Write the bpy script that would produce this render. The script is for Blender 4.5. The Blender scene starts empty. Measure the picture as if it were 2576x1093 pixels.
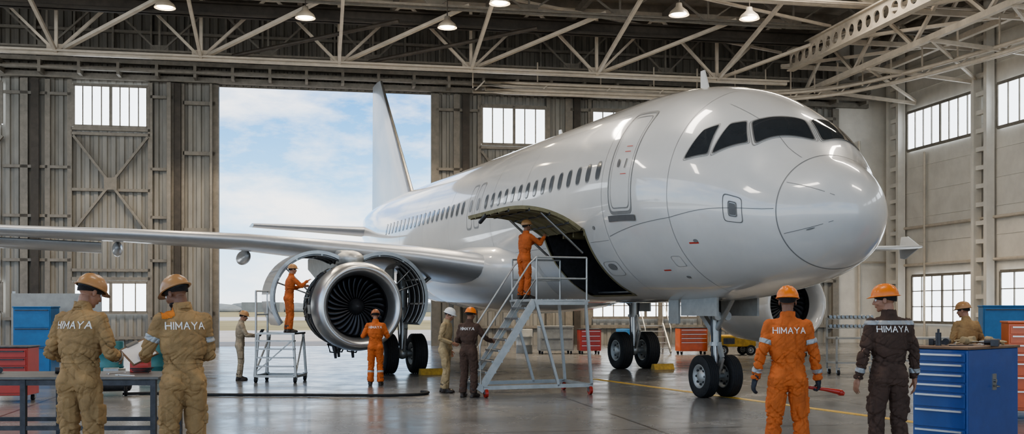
import bpy, bmesh, math, random
import numpy as np
from mathutils import Vector, Matrix, noise
from mathutils.bvhtree import BVHTree
random.seed(7)
S=bpy.context.scene
V=Vector
# ---------- materials ----------
def mat(name,col,rough=.5,metal=0,var=.1,scale=6,bump=0,bs=60,coat=0,es=0,stretch=(1,1,1),spec=.5):
    m=bpy.data.materials.new(name); m.use_nodes=True; N=m.node_tree.nodes; L=m.node_tree.links
    b=N['Principled BSDF']; b.inputs['Roughness'].default_value=rough; b.inputs['Metallic'].default_value=metal; b.inputs['Specular IOR Level'].default_value=spec
    b.inputs['Coat Weight'].default_value=coat; b.inputs['Coat Roughness'].default_value=.05
    tc=N.new('ShaderNodeTexCoord'); mp=N.new('ShaderNodeMapping'); mp.inputs['Scale'].default_value=stretch
    L.new(tc.outputs['Object'],mp.inputs['Vector'])
    n=N.new('ShaderNodeTexNoise'); n.inputs['Scale'].default_value=scale; n.inputs['Detail'].default_value=6; n.inputs['Roughness'].default_value=.65
    L.new(mp.outputs[0],n.inputs['Vector'])
    r=N.new('ShaderNodeValToRGB'); r.color_ramp.elements[0].position=.3; r.color_ramp.elements[1].position=.7
    c=V(col); r.color_ramp.elements[0].color=(*(c*(1-var)),1); r.color_ramp.elements[1].color=(*[min(1,x) for x in c*(1+var)],1)
    L.new(n.outputs['Fac'],r.inputs['Fac']); L.new(r.outputs[0],b.inputs['Base Color'])
    if es: b.inputs['Emission Color'].default_value=(*col,1); b.inputs['Emission Strength'].default_value=es
    if bump:
        n2=N.new('ShaderNodeTexNoise'); n2.inputs['Scale'].default_value=bs; n2.inputs['Detail'].default_value=4; L.new(mp.outputs[0],n2.inputs['Vector'])
        bp=N.new('ShaderNodeBump'); bp.inputs['Strength'].default_value=bump; bp.inputs['Distance'].default_value=.02
        L.new(n2.outputs['Fac'],bp.inputs['Height']); L.new(bp.outputs[0],b.inputs['Normal'])
    return m
M={}
def mm(k,*a,**kw): M[k]=mat(k,*a,**kw)
mm('plane',(.58,.575,.555),.3,0,.05,1.2,coat=1)
mm('line',(.11,.11,.11),.5)
mm('seam',(.20,.20,.195),.4)
mm('red',(.5,.05,.03),.4)
mm('glassd',(.03,.035,.04),.06,0,.1,coat=.6)
mm('glassc',(.10,.11,.12),.12,0,.1,coat=.5)
mm('metal',(.58,.58,.57),.32,.85,.05)
mm('slat',(.46,.47,.48),.38,.45,.05)
mm('steel',(.35,.35,.34),.35,.9,.15)
mm('alu',(.45,.45,.43),.45,.6,.15)
mm('darkm',(.07,.07,.075),.45,.5,.3,9)
mm('blade',(.05,.05,.055),.35,.7,.2,5)
mm('dark',(.02,.02,.02),.6)
mm('rubber',(.025,.025,.026),.75,0,.3,20)
mm('primer',(.20,.18,.10),.55,0,.3,7)
mm('wing',(.38,.40,.42),.3,.1,.06,2,coat=.3)
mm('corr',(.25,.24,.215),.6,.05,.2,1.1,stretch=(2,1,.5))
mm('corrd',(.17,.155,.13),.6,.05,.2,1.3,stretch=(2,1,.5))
mm('frame',(.21,.19,.16),.55,.2,.2,4)
mm('truss',(.50,.44,.36),.5,.1,.15,3)
mm('trussd',(.06,.05,.04),.55,.2,.3,3)
mm('deck',(.20,.17,.135),.7,0,.25,2)
mm('whitew',(.60,.57,.51),.6,0,.1,1.2,.2,20)
mm('panes',(.86,.93,1.0),.3,0,.05,2,es=2.4)  # frosted panes glow by emission, standing in for daylight from outside
mm('bulb',(1,.86,.62),.3,es=16)
mm('shade',(.55,.5,.42),.35,.5)
mm('yellow',(.50,.31,.05),.6,0,.3,9)
mm('yline',(.62,.38,.05),.5,0,.3,14)
mm('grass',(.27,.22,.12),.95,0,.25,.05,spec=0)
mm('tarmac',(.42,.365,.31),.95,0,.12,.4,spec=0)
mm('tree',(.20,.20,.18),.95,0,.2,.2,spec=0)
mm('redp',(.42,.035,.02),.35,0,.12,5,coat=.3)
mm('orangep',(.62,.12,.03),.35,0,.12,5,coat=.3)
mm('bluep',(.02,.075,.27),.3,0,.12,5,coat=.4)
mm('bluel',(.03,.15,.34),.45,0,.15,5)
mm('greyp',(.34,.34,.32),.45,0,.15,5)
mm('tealp',(.05,.17,.18),.45,0,.15,5)
mm('wood',(.20,.12,.07),.5,0,.3,10,stretch=(1,6,6))
mm('bench',(.14,.135,.125),.4,.3,.25,5)
mm('white',(.8,.8,.78),.5,0,.03)
mm('refl',(.38,.385,.38),.4,.2,.1,30)
mm('skin1',(.36,.19,.12),.5,0,.12,20,.1,90); mm('skin2',(.22,.11,.065),.5,0,.12,20,.1,90)
mm('hair',(.015,.01,.008),.7,0,.3,60,.5,150)
mm('boot',(.04,.028,.02),.5,0,.3,15)
mm('glove',(.03,.035,.045),.6,0,.2,40)
for k,c in dict(c_tan=(.36,.23,.105),c_orange=(.58,.15,.035),c_brown=(.085,.05,.035),c_grey=(.36,.29,.20),c_dorange=(.46,.12,.032),c_light=(.42,.32,.18),c_patch=(.66,.22,.04)).items(): mm(k,c,.85,0,.24,6,.35,160)
for k,c in dict(h_tan=(.42,.22,.09),h_orange=(.78,.20,.02),h_white=(.7,.69,.66),h_brown=(.38,.14,.06)).items(): mm(k,c,.38,0,.1,9,coat=.15)
def floor_mat():
    m=bpy.data.materials.new('polished_concrete'); m.use_nodes=True; N=m.node_tree.nodes; L=m.node_tree.links; b=N['Principled BSDF']
    tc=N.new('ShaderNodeTexCoord'); mp=N.new('ShaderNodeMapping'); mp.inputs['Rotation'].default_value=(0,0,-.1887); L.new(tc.outputs['Object'],mp.inputs['Vector'])
    n=N.new('ShaderNodeTexNoise'); n.inputs['Scale'].default_value=.5; n.inputs['Detail'].default_value=12; n.inputs['Roughness'].default_value=.66; L.new(mp.outputs[0],n.inputs['Vector'])
    r=N.new('ShaderNodeValToRGB'); e=r.color_ramp.elements; e[0].position=.3; e[0].color=(.15,.148,.143,1); e[1].position=.72; e[1].color=(.25,.245,.235,1)
    L.new(n.outputs['Fac'],r.inputs['Fac'])
    br=N.new('ShaderNodeTexBrick'); br.offset=0; br.inputs['Scale'].default_value=1; br.inputs['Brick Width'].default_value=4.6; br.inputs['Row Height'].default_value=4.6
    br.inputs['Mortar Size'].default_value=.025; br.inputs['Mortar Smooth'].default_value=.1; br.inputs['Color1'].default_value=(1,1,1,1); br.inputs['Color2'].default_value=(.9,.9,.9,1); br.inputs['Mortar'].default_value=(.3,.28,.26,1)
    L.new(mp.outputs[0],br.inputs['Vector'])
    mx=N.new('ShaderNodeMix'); mx.data_type='RGBA'; mx.blend_type='MULTIPLY'; mx.inputs[0].default_value=1
    L.new(r.outputs[0],mx.inputs[6]); L.new(br.outputs['Color'],mx.inputs[7]); L.new(mx.outputs[2],b.inputs['Base Color'])
    n2=N.new('ShaderNodeTexNoise'); n2.inputs['Scale'].default_value=1.1; n2.inputs['Detail'].default_value=12; n2.inputs['Roughness'].default_value=.66; L.new(mp.outputs[0],n2.inputs['Vector'])
    mr=N.new('ShaderNodeMapRange'); mr.inputs[1].default_value=.32; mr.inputs[2].default_value=.68; mr.inputs[3].default_value=.15; mr.inputs[4].default_value=.32
    L.new(n2.outputs['Fac'],mr.inputs[0]); L.new(mr.outputs[0],b.inputs['Roughness']); b.inputs['Specular IOR Level'].default_value=.6
    return m
M['floor']=floor_mat()
# ---------- mesh builder ----------
def frame_of(d):
    d=V(d).normalized(); a=V((0,0,1)) if abs(d.z)<.95 else V((1,0,0))
    x=d.cross(a).normalized(); return d,x,x.cross(d).normalized()
class MB:
    def __init__(s): s.v=[];s.f=[];s.m=[];s.s=[]
    def add(s,vs,fs,mi=0,sm=False):
        o=len(s.v); s.v+= [tuple(v) for v in vs]
        for f in fs: s.f.append(tuple(i+o for i in f)); s.m.append(mi); s.s.append(sm)
    def box(s,c,z,mi=0,R=None):
        c=V(c); vs=[V((x*z[0]/2,y*z[1]/2,w*z[2]/2)) for x in(-1,1) for y in(-1,1) for w in(-1,1)]
        if R: vs=[R@v for v in vs]
        s.add([c+v for v in vs],[(0,1,3,2),(4,6,7,5),(0,4,5,1),(2,3,7,6),(0,2,6,4),(1,5,7,3)],mi)
    def bx(s,a,b,mi=0): s.box([(p+q)/2 for p,q in zip(a,b)],[abs(q-p) for p,q in zip(a,b)],mi)
    def beam(s,p,q,w,h=None,mi=0):
        h=h or w; p=V(p);q=V(q); d,x,y=frame_of(q-p)
        s.add([b+x*i*w/2+y*j*h/2 for b in(p,q) for i,j in((-1,-1),(1,-1),(1,1),(-1,1))],[(0,1,2,3),(7,6,5,4),(0,4,5,1),(1,5,6,2),(2,6,7,3),(3,7,4,0)],mi)
    def cyl(s,p,q,r,r2=None,n=16,mi=0):
        r2=r if r2 is None else r2; p=V(p);q=V(q); d,x,y=frame_of(q-p)
        cs=[(math.cos(2*math.pi*i/n),math.sin(2*math.pi*i/n)) for i in range(n)]
        A=[p+(x*a+y*b)*r for a,b in cs];B=[q+(x*a+y*b)*r2 for a,b in cs]
        s.add(A+B,[(i,(i+1)%n,n+(i+1)%n,n+i) for i in range(n)],mi,True)
        s.add(A,[tuple(range(n))[::-1]],mi); s.add(B,[tuple(range(n))],mi)
    def tube(s,pts,r,n=8,mi=0):
        pts=[V(p) for p in pts]; rings=[]; up=None
        for i,p in enumerate(pts):
            d=(pts[min(i+1,len(pts)-1)]-pts[max(i-1,0)]).normalized()
            if up is None: _,x,y=frame_of(d)
            else: x=(up-d*up.dot(d)).normalized(); y=d.cross(x)
            up=x; rr=r[i] if isinstance(r,(list,tuple)) else r
            rings.append([p+(x*math.cos(2*math.pi*k/n)+y*math.sin(2*math.pi*k/n))*rr for k in range(n)])
        s.loft(rings,mi)
    def loft(s,rings,mi=0,caps=True,sm=True):
        n=len(rings[0]); vs=[v for r in rings for v in r]
        fs=[(i*n+k,i*n+(k+1)%n,(i+1)*n+(k+1)%n,(i+1)*n+k) for i in range(len(rings)-1) for k in range(n)]
        s.add(vs,fs,mi,sm)
        if caps: s.add(rings[0],[tuple(range(n))[::-1]],mi); s.add(rings[-1],[tuple(range(n))],mi)
    def lathe(s,prof,o=(0,0,0),ax=(0,1,0),n=48,mi=0,caps=False):
        o=V(o); d,x,y=frame_of(ax)
        s.loft([[o+d*a+(x*math.cos(2*math.pi*k/n)+y*math.sin(2*math.pi*k/n))*r for k in range(n)] for a,r in prof],mi,caps)
    def ell(s,c,r,R=None,n=14,mi=0):
        c=V(c); vs=[];fs=[]; h=n//2
        if isinstance(r,(int,float)): r=(r,r,r)
        for i in range(h+1):
            t=math.pi*i/h
            for k in range(n):
                p=V((r[0]*math.sin(t)*math.cos(2*math.pi*k/n),r[1]*math.sin(t)*math.sin(2*math.pi*k/n),r[2]*math.cos(t)))
                vs.append(c+(R@p if R else p))
        fs=[(i*n+k,(i+1)*n+k,(i+1)*n+(k+1)%n,i*n+(k+1)%n) for i in range(h) for k in range(n)]
        s.add(vs,fs,mi,True)
    def cap(s,p,q,r,r2=None,n=12):
        r2=r if r2 is None else r2; s.cyl(p,q,r,r2,n); s.ell(p,r,None,n); s.ell(q,r2,None,n)
    def prism(s,poly,f0,f1,mi=0):
        n=len(poly); A=[f0(*p) for p in poly];B=[f1(*p) for p in poly]
        s.add(A+B,[(i,(i+1)%n,n+(i+1)%n,n+i) for i in range(n)]+[tuple(range(n))[::-1],tuple(range(n,2*n))],mi)
    def mesh(s,name,mats):
        me=bpy.data.meshes.new(name); me.from_pydata(s.v,[],s.f)
        me.polygons.foreach_set('material_index',s.m); me.polygons.foreach_set('use_smooth',s.s)
        for k in mats: me.materials.append(M[k])
        me.update(); return me
    def make(s,name,mats,parent=None,loc=(0,0,0),rz=0,weld=False,bevel=0,**tags):
        me=s.mesh(name,mats.split() if isinstance(mats,str) else mats)
        bm=bmesh.new(); bm.from_mesh(me)
        if weld: bmesh.ops.remove_doubles(bm,verts=bm.verts,dist=1e-4)
        bmesh.ops.recalc_face_normals(bm,faces=bm.faces); bm.to_mesh(me); bm.free()
        return obj(name,me,parent,loc,rz,bevel,**tags)
def obj(name,me,parent=None,loc=(0,0,0),rz=0,bevel=0,**tags):
    o=bpy.data.objects.new(name,me); S.collection.objects.link(o); o.location=loc; o.rotation_euler=(0,0,rz)
    if parent: o.parent=parent
    if bevel:
        b=o.modifiers.new('b','BEVEL'); b.width=bevel; b.segments=2; b.limit_method='ANGLE'
    for k,v in tags.items(): o[k]=v
    return o
def top(name,label,category,loc=(0,0,0),rz=0,sc=1,**t):
    o=obj(name,None,None,loc,rz,label=label,category=category,**t); o.scale=(sc,)*3; o.empty_display_size=.2; return o
def copytree(o,loc,rz=None,parent=None,**t):
    c=o.copy(); S.collection.objects.link(c)
    if parent: c.parent=parent
    if loc is not None: c.location=loc
    if rz is not None: c.rotation_euler=(0,0,rz)
    for k,v in t.items(): c[k]=v
    for ch in o.children: copytree(ch,None,None,c)
    return c
def pch(xs,ys):
    xs=np.array(xs,float);ys=np.array(ys,float);h=np.diff(xs);d=np.diff(ys)/h;m=np.zeros(len(xs))
    for i in range(1,len(xs)-1):
        if d[i-1]*d[i]>0: w1=2*h[i]+h[i-1];w2=h[i]+2*h[i-1];m[i]=(w1+w2)/(w1/d[i-1]+w2/d[i])
    m[0]=d[0];m[-1]=d[-1]
    def f(x):
        i=int(min(max(np.searchsorted(xs,x)-1,0),len(xs)-2)); t=(x-xs[i])/h[i]; t=min(max(t,0),1)
        return float((2*t**3-3*t*t+1)*ys[i]+(t**3-2*t*t+t)*h[i]*m[i]+(-2*t**3+3*t*t)*ys[i+1]+(t**3-t*t)*h[i]*m[i+1])
    return f
# ---------- camera / world ----------
cam=bpy.data.cameras.new('camera'); co=bpy.data.objects.new('camera',cam); S.collection.objects.link(co); S.camera=co
co.location=(0,0,1.65); co.rotation_euler=(math.pi/2,0,0); cam.lens=37.31; cam.sensor_width=36; cam.shift_y=.0887; cam.clip_end=3000
W=bpy.data.worlds.new('world'); S.world=W; W.use_nodes=True; N=W.node_tree.nodes; L=W.node_tree.links; bg=N['Background']
tc=N.new('ShaderNodeTexCoord'); sx=N.new('ShaderNodeSeparateXYZ'); L.new(tc.outputs['Generated'],sx.inputs[0])
r=N.new('ShaderNodeValToRGB'); e=r.color_ramp.elements; e[0].position=0; e[0].color=(.80,.89,.95,1); e[1].position=.21; e[1].color=(.05,.26,.62,1); e.new(.09).color=(.30,.60,.90,1)
L.new(sx.outputs['Z'],r.inputs['Fac'])
mp=N.new('ShaderNodeMapping'); mp.inputs['Scale'].default_value=(6,6,16); mp.inputs['Location'].default_value=(3.4,0,.2); L.new(tc.outputs['Generated'],mp.inputs['Vector'])
n=N.new('ShaderNodeTexNoise'); n.inputs['Scale'].default_value=1.0; n.inputs['Detail'].default_value=12; n.inputs['Roughness'].default_value=.6; L.new(mp.outputs[0],n.inputs['Vector'])
cr=N.new('ShaderNodeValToRGB'); cr.color_ramp.elements[0].position=.42; cr.color_ramp.elements[1].position=.64; L.new(n.outputs['Fac'],cr.inputs['Fac'])
mx=N.new('ShaderNodeMix'); mx.data_type='RGBA'; L.new(cr.outputs[0],mx.inputs[0]); L.new(r.outputs[0],mx.inputs[6]); mx.inputs[7].default_value=(.97,.97,.97,1)
L.new(mx.outputs[2],bg.inputs['Color']); bg.inputs['Strength'].default_value=1.9
S.view_settings.view_transform='AgX'
try: S.view_settings.look='AgX - Medium High Contrast'
except Exception: pass
S.view_settings.exposure=.35
def light(kind,loc,power,col=(1,.93,.82),size=1,rot=(0,0,0),**kw):
    l=bpy.data.lights.new('light',kind); l.energy=power; l.color=col
    if kind=='AREA': l.shape='RECTANGLE'; l.size=size if not isinstance(size,tuple) else size[0]; l.size_y=size if not isinstance(size,tuple) else size[1]
    elif kind=='SUN': l.angle=.03
    else: l.shadow_soft_size=size
    for k,v in kw.items(): setattr(l,k,v)
    o=bpy.data.objects.new('light',l); S.collection.objects.link(o); o.location=loc; o.rotation_euler=rot; return o
o=light('SUN',(40,-20,60),3.4,(1,.9,.76)); o.rotation_euler=V((-.65,.25,-.72)).to_track_quat('-Z','Y').to_euler()
# ---------- hangar (local frame: u along back wall, y outward) ----------
HA=.1887; HL=(0,47.05,0); st=dict(kind='structure')
hu=V((math.cos(HA),math.sin(HA),0)); hv=V((-math.sin(HA),math.cos(HA),0))
def HW(u,y,z=0): return V(HL)+hu*u+hv*y+V((0,0,z))
def hm(mb,name,mats,**kw): return mb.make(name,mats,loc=HL,rz=HA,**{**st,**kw})
fl=MB(); c=[HW(-34,0.2),HW(18.4,.2),HW(18.4,-60),HW(-34,-60)]
fl.add(c+[p-V((0,0,.2)) for p in c],[(0,3,2,1),(4,5,6,7),(0,1,5,4),(1,2,6,5),(2,3,7,6),(3,0,4,7)])
fl.make('floor','floor',label='polished grey concrete hangar floor with joints',**st)
g=MB(); c=[HW(-700,.2,-.03),HW(700,.2,-.03),HW(700,34,-.03),HW(-700,34,-.03),HW(700,1500,-.03),HW(-700,1500,-.03)]
g.add(c,[(0,1,2,3)],0); g.add(c,[(3,2,4,5)],1)
c=[HW(-700,95,-.02),HW(700,95,-.02),HW(700,150,-.02),HW(-700,150,-.02)]; g.add(c,[(0,1,2,3)],0)
g.make('ground','tarmac grass',label='pale apron and dry grass outside the hangar',**st)
t=MB()
for i in range(150):
    x=-330+i*3.9; h=random.uniform(1,3.0); t.ell((x,420+random.uniform(-15,15),h*.3),(random.uniform(5,10),5,h),n=10)
for i in range(9): x=-150+i*24+random.uniform(-6,6); t.bx((x,400,0),(x+random.uniform(6,16),408,random.uniform(2.5,4)))
t.make('tree_line','tree',label='distant hazy line of trees and low buildings beyond the airfield',category='trees',kind='stuff')
def corr(mb,u0,u1,z0,z1,y=0,p=.34,d=.07,mi=0):
    us=[];u=u0
    while u<u1-1e-6:
        for f,dd in((0,0),(.32,0),(.42,1),(.9,1)): us.append((min(u+f*p,u1),y-dd*d))
        u+=p
    us.append((u1,y)); n=len(us)
    mb.add([(a,c,z0) for a,c in us]+[(a,c,z1) for a,c in us],[(i,i+1,n+i+1,n+i) for i in range(n-1)],mi)
DU0,DU1,DZ=-12.55,-3.6,10.98
b=MB(); corr(b,-34,DU0,0,DZ); b.bx((-34,.03,0),(DU0,.15,DZ)); hm(b,'wall_back','corr')
b=MB(); corr(b,DU1,15.5,0,DZ); b.bx((DU1,.03,0),(15.5,.15,DZ)); hm(b,'wall_rear','corr')
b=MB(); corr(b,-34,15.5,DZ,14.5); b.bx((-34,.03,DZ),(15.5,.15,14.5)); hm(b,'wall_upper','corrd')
b=MB(); b.bx((15.5,-.05,0),(18.3,.15,14.5))
for z in range(1,12): b.bx((15.5,-.065,z*1.15),(18.3,-.045,z*1.15+.03),0)
hm(b,'wall_annex','whitew')
b=MB(); b.bx((18.3,-60,0),(18.55,.15,14.5))
for z in range(1,12): b.bx((18.27,-60,z*1.15),(18.31,0,z*1.15+.035),0)
hm(b,'wall_side','whitew')
def fr(mb,u0,u1,z0,z1,y=-.16,w=.16): mb.bx((u0,y-w/2,z0),(u1,y+w/2,z1))
b=MB()
for u,w in((-26,.3),(-24.2,.2),(-20.2,.3),(-19.3,.2),(-18.45,.18),(-15.3,.18),(-14.5,.3),(-14.0,.12),(-12.72,.34)): fr(b,u-w/2,u+w/2,0,DZ)
for z in(9.0,8.8,6.5,4.75,3.2,2.85,.4): fr(b,-18.4,-15.3,z-.06,z+.06,-.18,.12)
for z in(10.4,7.4,5.4,3.6,1.2): fr(b,-21,-19.3,z-.06,z+.06); fr(b,-15.3,-14.4,z-.06,z+.06); fr(b,-19.2,-18.4,z-.06,z+.06)
for z in(10.2,8.1,4.9,1.4): fr(b,-14,-12.7,z-.08,z+.08)
for a,c in(((-18.3,8.7),(-15.4,4.8)),((-15.4,8.7),(-18.3,4.8)),((-21,8.6),(-24,4.8)),((-24,8.6),(-21,4.8))): b.beam((a[0],-.25,a[1]),(c[0],-.25,c[1]),.14,.1)
b.box((-16.85,-.3,6.75),(.5,.06,.5)); b.bx((-14.6,-.5,0),(-14.45,-.2,DZ)); b.bx((-12.9,-.5,0),(-12.8,-.2,DZ))
hm(b,'trim_1','frame')
b=MB()
for u,w in((-3.45,.34),(-2.5,.28),(-1.5,.16),(1.6,.16),(2.55,.34),(3.5,.16),(6.8,.2),(9,.3),(12,.3),(15.4,.3)): fr(b,u-w/2,u+w/2,0,DZ)
for z in(10.5,8.7,6.6,4.6,2.9,.8):
    fr(b,-1.5,1.6,z-.06,z+.06); fr(b,2.6,15.4,z-.07,z+.07)
for z in(10.3,7.7,5.6,3.2): fr(b,-3.4,-1.5,z-.06,z+.06)
for a,c in(((-1.4,8.5),(1.5,4.7)),((1.5,8.5),(-1.4,4.7))): b.beam((a[0],-.25,a[1]),(c[0],-.25,c[1]),.12,.1)
hm(b,'trim_2','frame')
b=MB()
for u,w in((-14.2,.25),(-19.75,.3),(-2.1,.3),(2.9,.3)): fr(b,u-w/2,u+w/2,0,DZ,-.3,.1)
hm(b,'trim_5','trussd')
b=MB()
for y,z,h in((-.25,11.15,.22),(-.6,11.42,.12),(-.45,11.75,.18),(-.95,11.3,.1)): b.bx((-34,y-.12,z-h/2),(17,y+.12,z+h/2))
for i in range(34): u=-33+i*1.5; b.bx((u,-1.05,11.1),(u+.12,0,11.6))
for i in range(34): u=-33.3+i*1.5; b.bx((u,-.3,11.8),(u+.08,-.05,14.5))
b.bx((-34,-.25,13.0),(17,-.05,13.12))
hm(b,'trim_3','frame')
WI=[0]
def window(u0,u1,z0,z1,nv,nh,side=False):
    WI[0]+=1; b=MB()
    def B(a,c,w0,w1,d0,d1,mi):
        if side: b.bx((18.3-d1,a,w0),(18.3-d0,c,w1),mi)
        else: b.bx((a,-d1,w0),(c,-d0,w1),mi)
    D=.10 if side else .2
    B(u0,u1,z0,z1,0.0,D,1)
    for k in range(nv+1):
        u=u0+(u1-u0)*k/nv; w=.06 if k in(0,nv,nv//2) else .022; B(u-w,u+w,z0,z1,D-.02,D+.05,0)
    for k in range(nh+1):
        z=z0+(z1-z0)*k/nh; w=.06 if k in(0,nh) else .02; B(u0,u1,z-w,z+w,D-.02,D+.05,0)
    hm(b,'window_%d'%WI[0],'frame panes')
window(-18.3,-15.4,9.1,10.8,8,1); window(-18.3,-15.4,1.45,2.7,6,1); window(-24,-21.05,9.1,10.8,8,1); window(-24,-21.05,1.45,2.7,6,1)
window(-1.4,1.5,8.85,10.55,6,1); window(3.6,6.6,9.0,10.55,6,1); window(3.6,8.6,1.2,2.3,10,2); window(9.3,11.8,9,10.5,6,1)
window(-6.9,-1.7,8.85,10.6,8,1,True); window(-13.6,-8.2,8.85,10.6,8,1,True); window(-6.8,-2.1,1.0,3.1,6,3,True); window(-13.5,-8.4,1.0,3.1,6,3,True)
for k in range(5): window(-20.2-6.8*k,-15.2-6.8*k,8.85,10.6,8,1,True)
def column(u,y,n):
    b=MB()
    for dy in(-.42,.42): b.bx((u-.18,y+dy-.1,0),(u+.18,y+dy+.1,14.4))
    z=.6
    while z<14: b.bx((u-.08,y-.35,z-.09),(u+.08,y+.35,z+.09)); z+=.75
    hm(b,'trim_%d'%n,'whitew')
for i,y in enumerate((-1.0,-7.5,-14.3,-21.1,-27.9,-34.7)): column(18.0,y,10+i)
b=MB()
for z in(5.3,3.6): b.cyl((18.15,-40,z),(18.15,-.5,z),.06)
b.cyl((15.6,-.2,3.8),(18.2,-.2,3.8),.04); b.cyl((16.6,-.2,0),(16.6,-.2,9.5),.06); b.cyl((18.1,-3.2,0),(18.1,-3.2,8.6),.05); b.cyl((18.1,-10.2,3.2),(18.1,-10.2,8.6),.05)
hm(b,'trim_4','truss')
b=MB(); b.bx((-34,-60,14.5),(18.6,.3,14.7))
for i in range(28): y=-1-2.1*i; b.bx((-34,y-.06,14.2),(18.4,y+.06,14.5),0)
for i in range(14): u=-32+3.8*i; b.bx((u-.1,-60,13.9),(u+.1,0,14.2),0)
hm(b,'ceiling','deck',label='dark roof deck with purlins')
def truss(y,zb,zt,u0,u1,sp,off,mats,w=.2):
    b=MB(); b.beam((u0,y,zb),(u1,y,zb),w,w); b.beam((u0,y,zt),(u1,y,zt),w*1.1,w*1.1)
    b.beam((u0,y-.3,zb+.02),(u1,y-.3,zb+.02),.07,.07)
    u=u0+off
    while u<u1-sp*.4:
        b.beam((u,y,zb),(u-sp/2,y,zt),w*.7,w*.5); b.beam((u,y,zb),(min(u+sp/2,u1),y,zt),w*.7,w*.5); b.beam((u,y,zb),(u,y,zt),w*.6,w*.6)
        b.box((u,y,zb+.12),(.7,.04,.4)); b.box((u+sp/2,y,zt-.12),(.6,.04,.35))
        u+=sp
    return b.make('roof_truss',mats,loc=HL,rz=HA,label='pale painted steel roof truss with diagonal webs',category='roof truss',group='roof trusses')
truss(-3,11.45,14.1,-34,11.6,5.35,15.65,'truss',.2)
truss(-1.2,12.0,14.1,-34,17,4.3,2,'frame',.14)
truss(-6.6,12.9,14.2,-34,17,3.6,1,'frame',.12)
truss(-9.5,13.0,14.2,-34,18,5.0,1,'truss',.18)
b=MB(); b.bx((-34,-5.25,12.6),(12.2,-4.75,12.68)); b.bx((-34,-5.05,12.6),(12.2,-4.95,13.1)); b.bx((-34,-5.25,13.04),(12.2,-4.75,13.1))
b.make('crane_rail_beam','trussd',loc=HL,rz=HA,label='long dark steel I-beam crane rail',category='steel beam')
b=MB()
ns=[-18.35+5.35*i for i in range(7)]
for i,u in enumerate(ns[:-1]):
    b.beam((u,-3,11.4),(u+2.7,-.3,12),.1,.08)
    b.beam((u+.3,-3,11.6),(u+4.8,-6.5,13.1),.18,.12); 
    b.beam((u,-3,11.45),(u,-9.5,13),.12,.14)
b.make('roof_bracing','truss',loc=HL,rz=HA,label='light steel diagonal bracing between roof trusses',category='steel bracing')
b=MB()
for i in(1,2): u=ns[i]; b.cyl((u+1.2,-3,11.6),(u+7.5,-6,12.5),.08)
b.make('strut','trussd',loc=HL,rz=HA,label='dark round steel struts under the roof trusses',category='steel bracing')
def perf(u,y0,y1,z0,z1):
    b=MB(); n=int(abs(y1-y0)/.62); h=(z1-z0); R=h*.27
    for i in range(n):
        yc=y0+(y1-y0)*(i+.5)/n; hw=abs(y1-y0)/n/2; zc=(z0+z1)/2; K=24; sq=[];ci=[]
        for k in range(K):
            a=2*math.pi*(k+.5)/K; cx,cz=math.cos(a),math.sin(a); m=max(abs(cx)/hw,abs(cz)/(h/2)); sq.append((yc+cx/m,zc+cz/m)); ci.append((yc+R*cx,zc+R*cz))
        for dx in(-.03,.03):
            b.add([(u+dx,*p) for p in sq]+[(u+dx,*p) for p in ci],[(k,(k+1)%K,K+(k+1)%K,K+k) for k in range(K)])
        b.add([(u-.03,*p) for p in ci]+[(u+.03,*p) for p in ci],[(k,(k+1)%K,K+(k+1)%K,K+k) for k in range(K)])
    for z in(z0,z1): b.bx((u-.16,y0,z-.03),(u+.16,y1,z+.03))
    return b.make('perforated_beam','truss',loc=HL,rz=HA,label='pale steel girder with a row of round holes',category='steel beam')
perf(11.6,-3.4,-40,11.9,12.75)
for u,z in((13.2,11.4),(16.6,12.4)):
    b=MB(); b.beam((u,-.3,z),(u,-45,z),.2,.22); b.beam((u,-.3,z+1.7),(u,-45,z+1.7),.16,.16)
    y=-1.5
    while y>-40: b.beam((u,y,z),(u,y-2.2,z+1.7),.12,.12); b.beam((u,y-2.2,z+1.7),(u,y-4.4,z),.12,.12); y-=4.4
    b.make('roof_truss','truss',loc=HL,rz=HA,label='pale painted steel lattice girder along the hangar',category='roof truss',group='roof trusses')
b=MB()
for y in(-2.5,-7,-11.5,-16,-20.5,-25):
    b.beam((11.6,y,12.3),(18.1,y,12.3),.16,.18); b.beam((11.6,y,12.3),(16.6,y-4.5,12.4),.12,.12); b.beam((13.2,y,11.3),(18.1,y,10.9),.12,.14); b.beam((13.2,y-4.5,11.3),(18.1,y,11.0),.1,.1)
    b.beam((-10,y-6,14.0),(11.6,y,12.9),.1,.1)
b.make('roof_bracing','truss',loc=HL,rz=HA,label='light steel cross bracing near the side wall',category='steel bracing')
b=MB()
pts=[(-2,-1.6),(6,-1.7),(11,-2.2),(13.5,-4),(15,-8),(16,-14),(16.5,-22),(16.6,-40)]
fx=pch(range(8),[p[0] for p in pts]); fy=pch(range(8),[p[1] for p in pts])
for dz,dx in((0,0),(.28,0),(.1,.5),(.4,.5)):
    b.tube([(fx(i/6)+dx,fy(i/6)-dx*.3,10.85+dz) for i in range(43)],.08,6)
for i in range(0,43,2): p=(fx(i/6),fy(i/6)); b.beam((p[0],p[1],10.8),(p[0]+.5,p[1]-.15,11.3),.05,.05); b.beam((p[0],p[1],11),(p[0],p[1],12.2),.05,.05)
b.make('curtain_track','truss',loc=HL,rz=HA,label='curved pair of steel overhead tracks',category='overhead track')
L0=None
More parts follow.
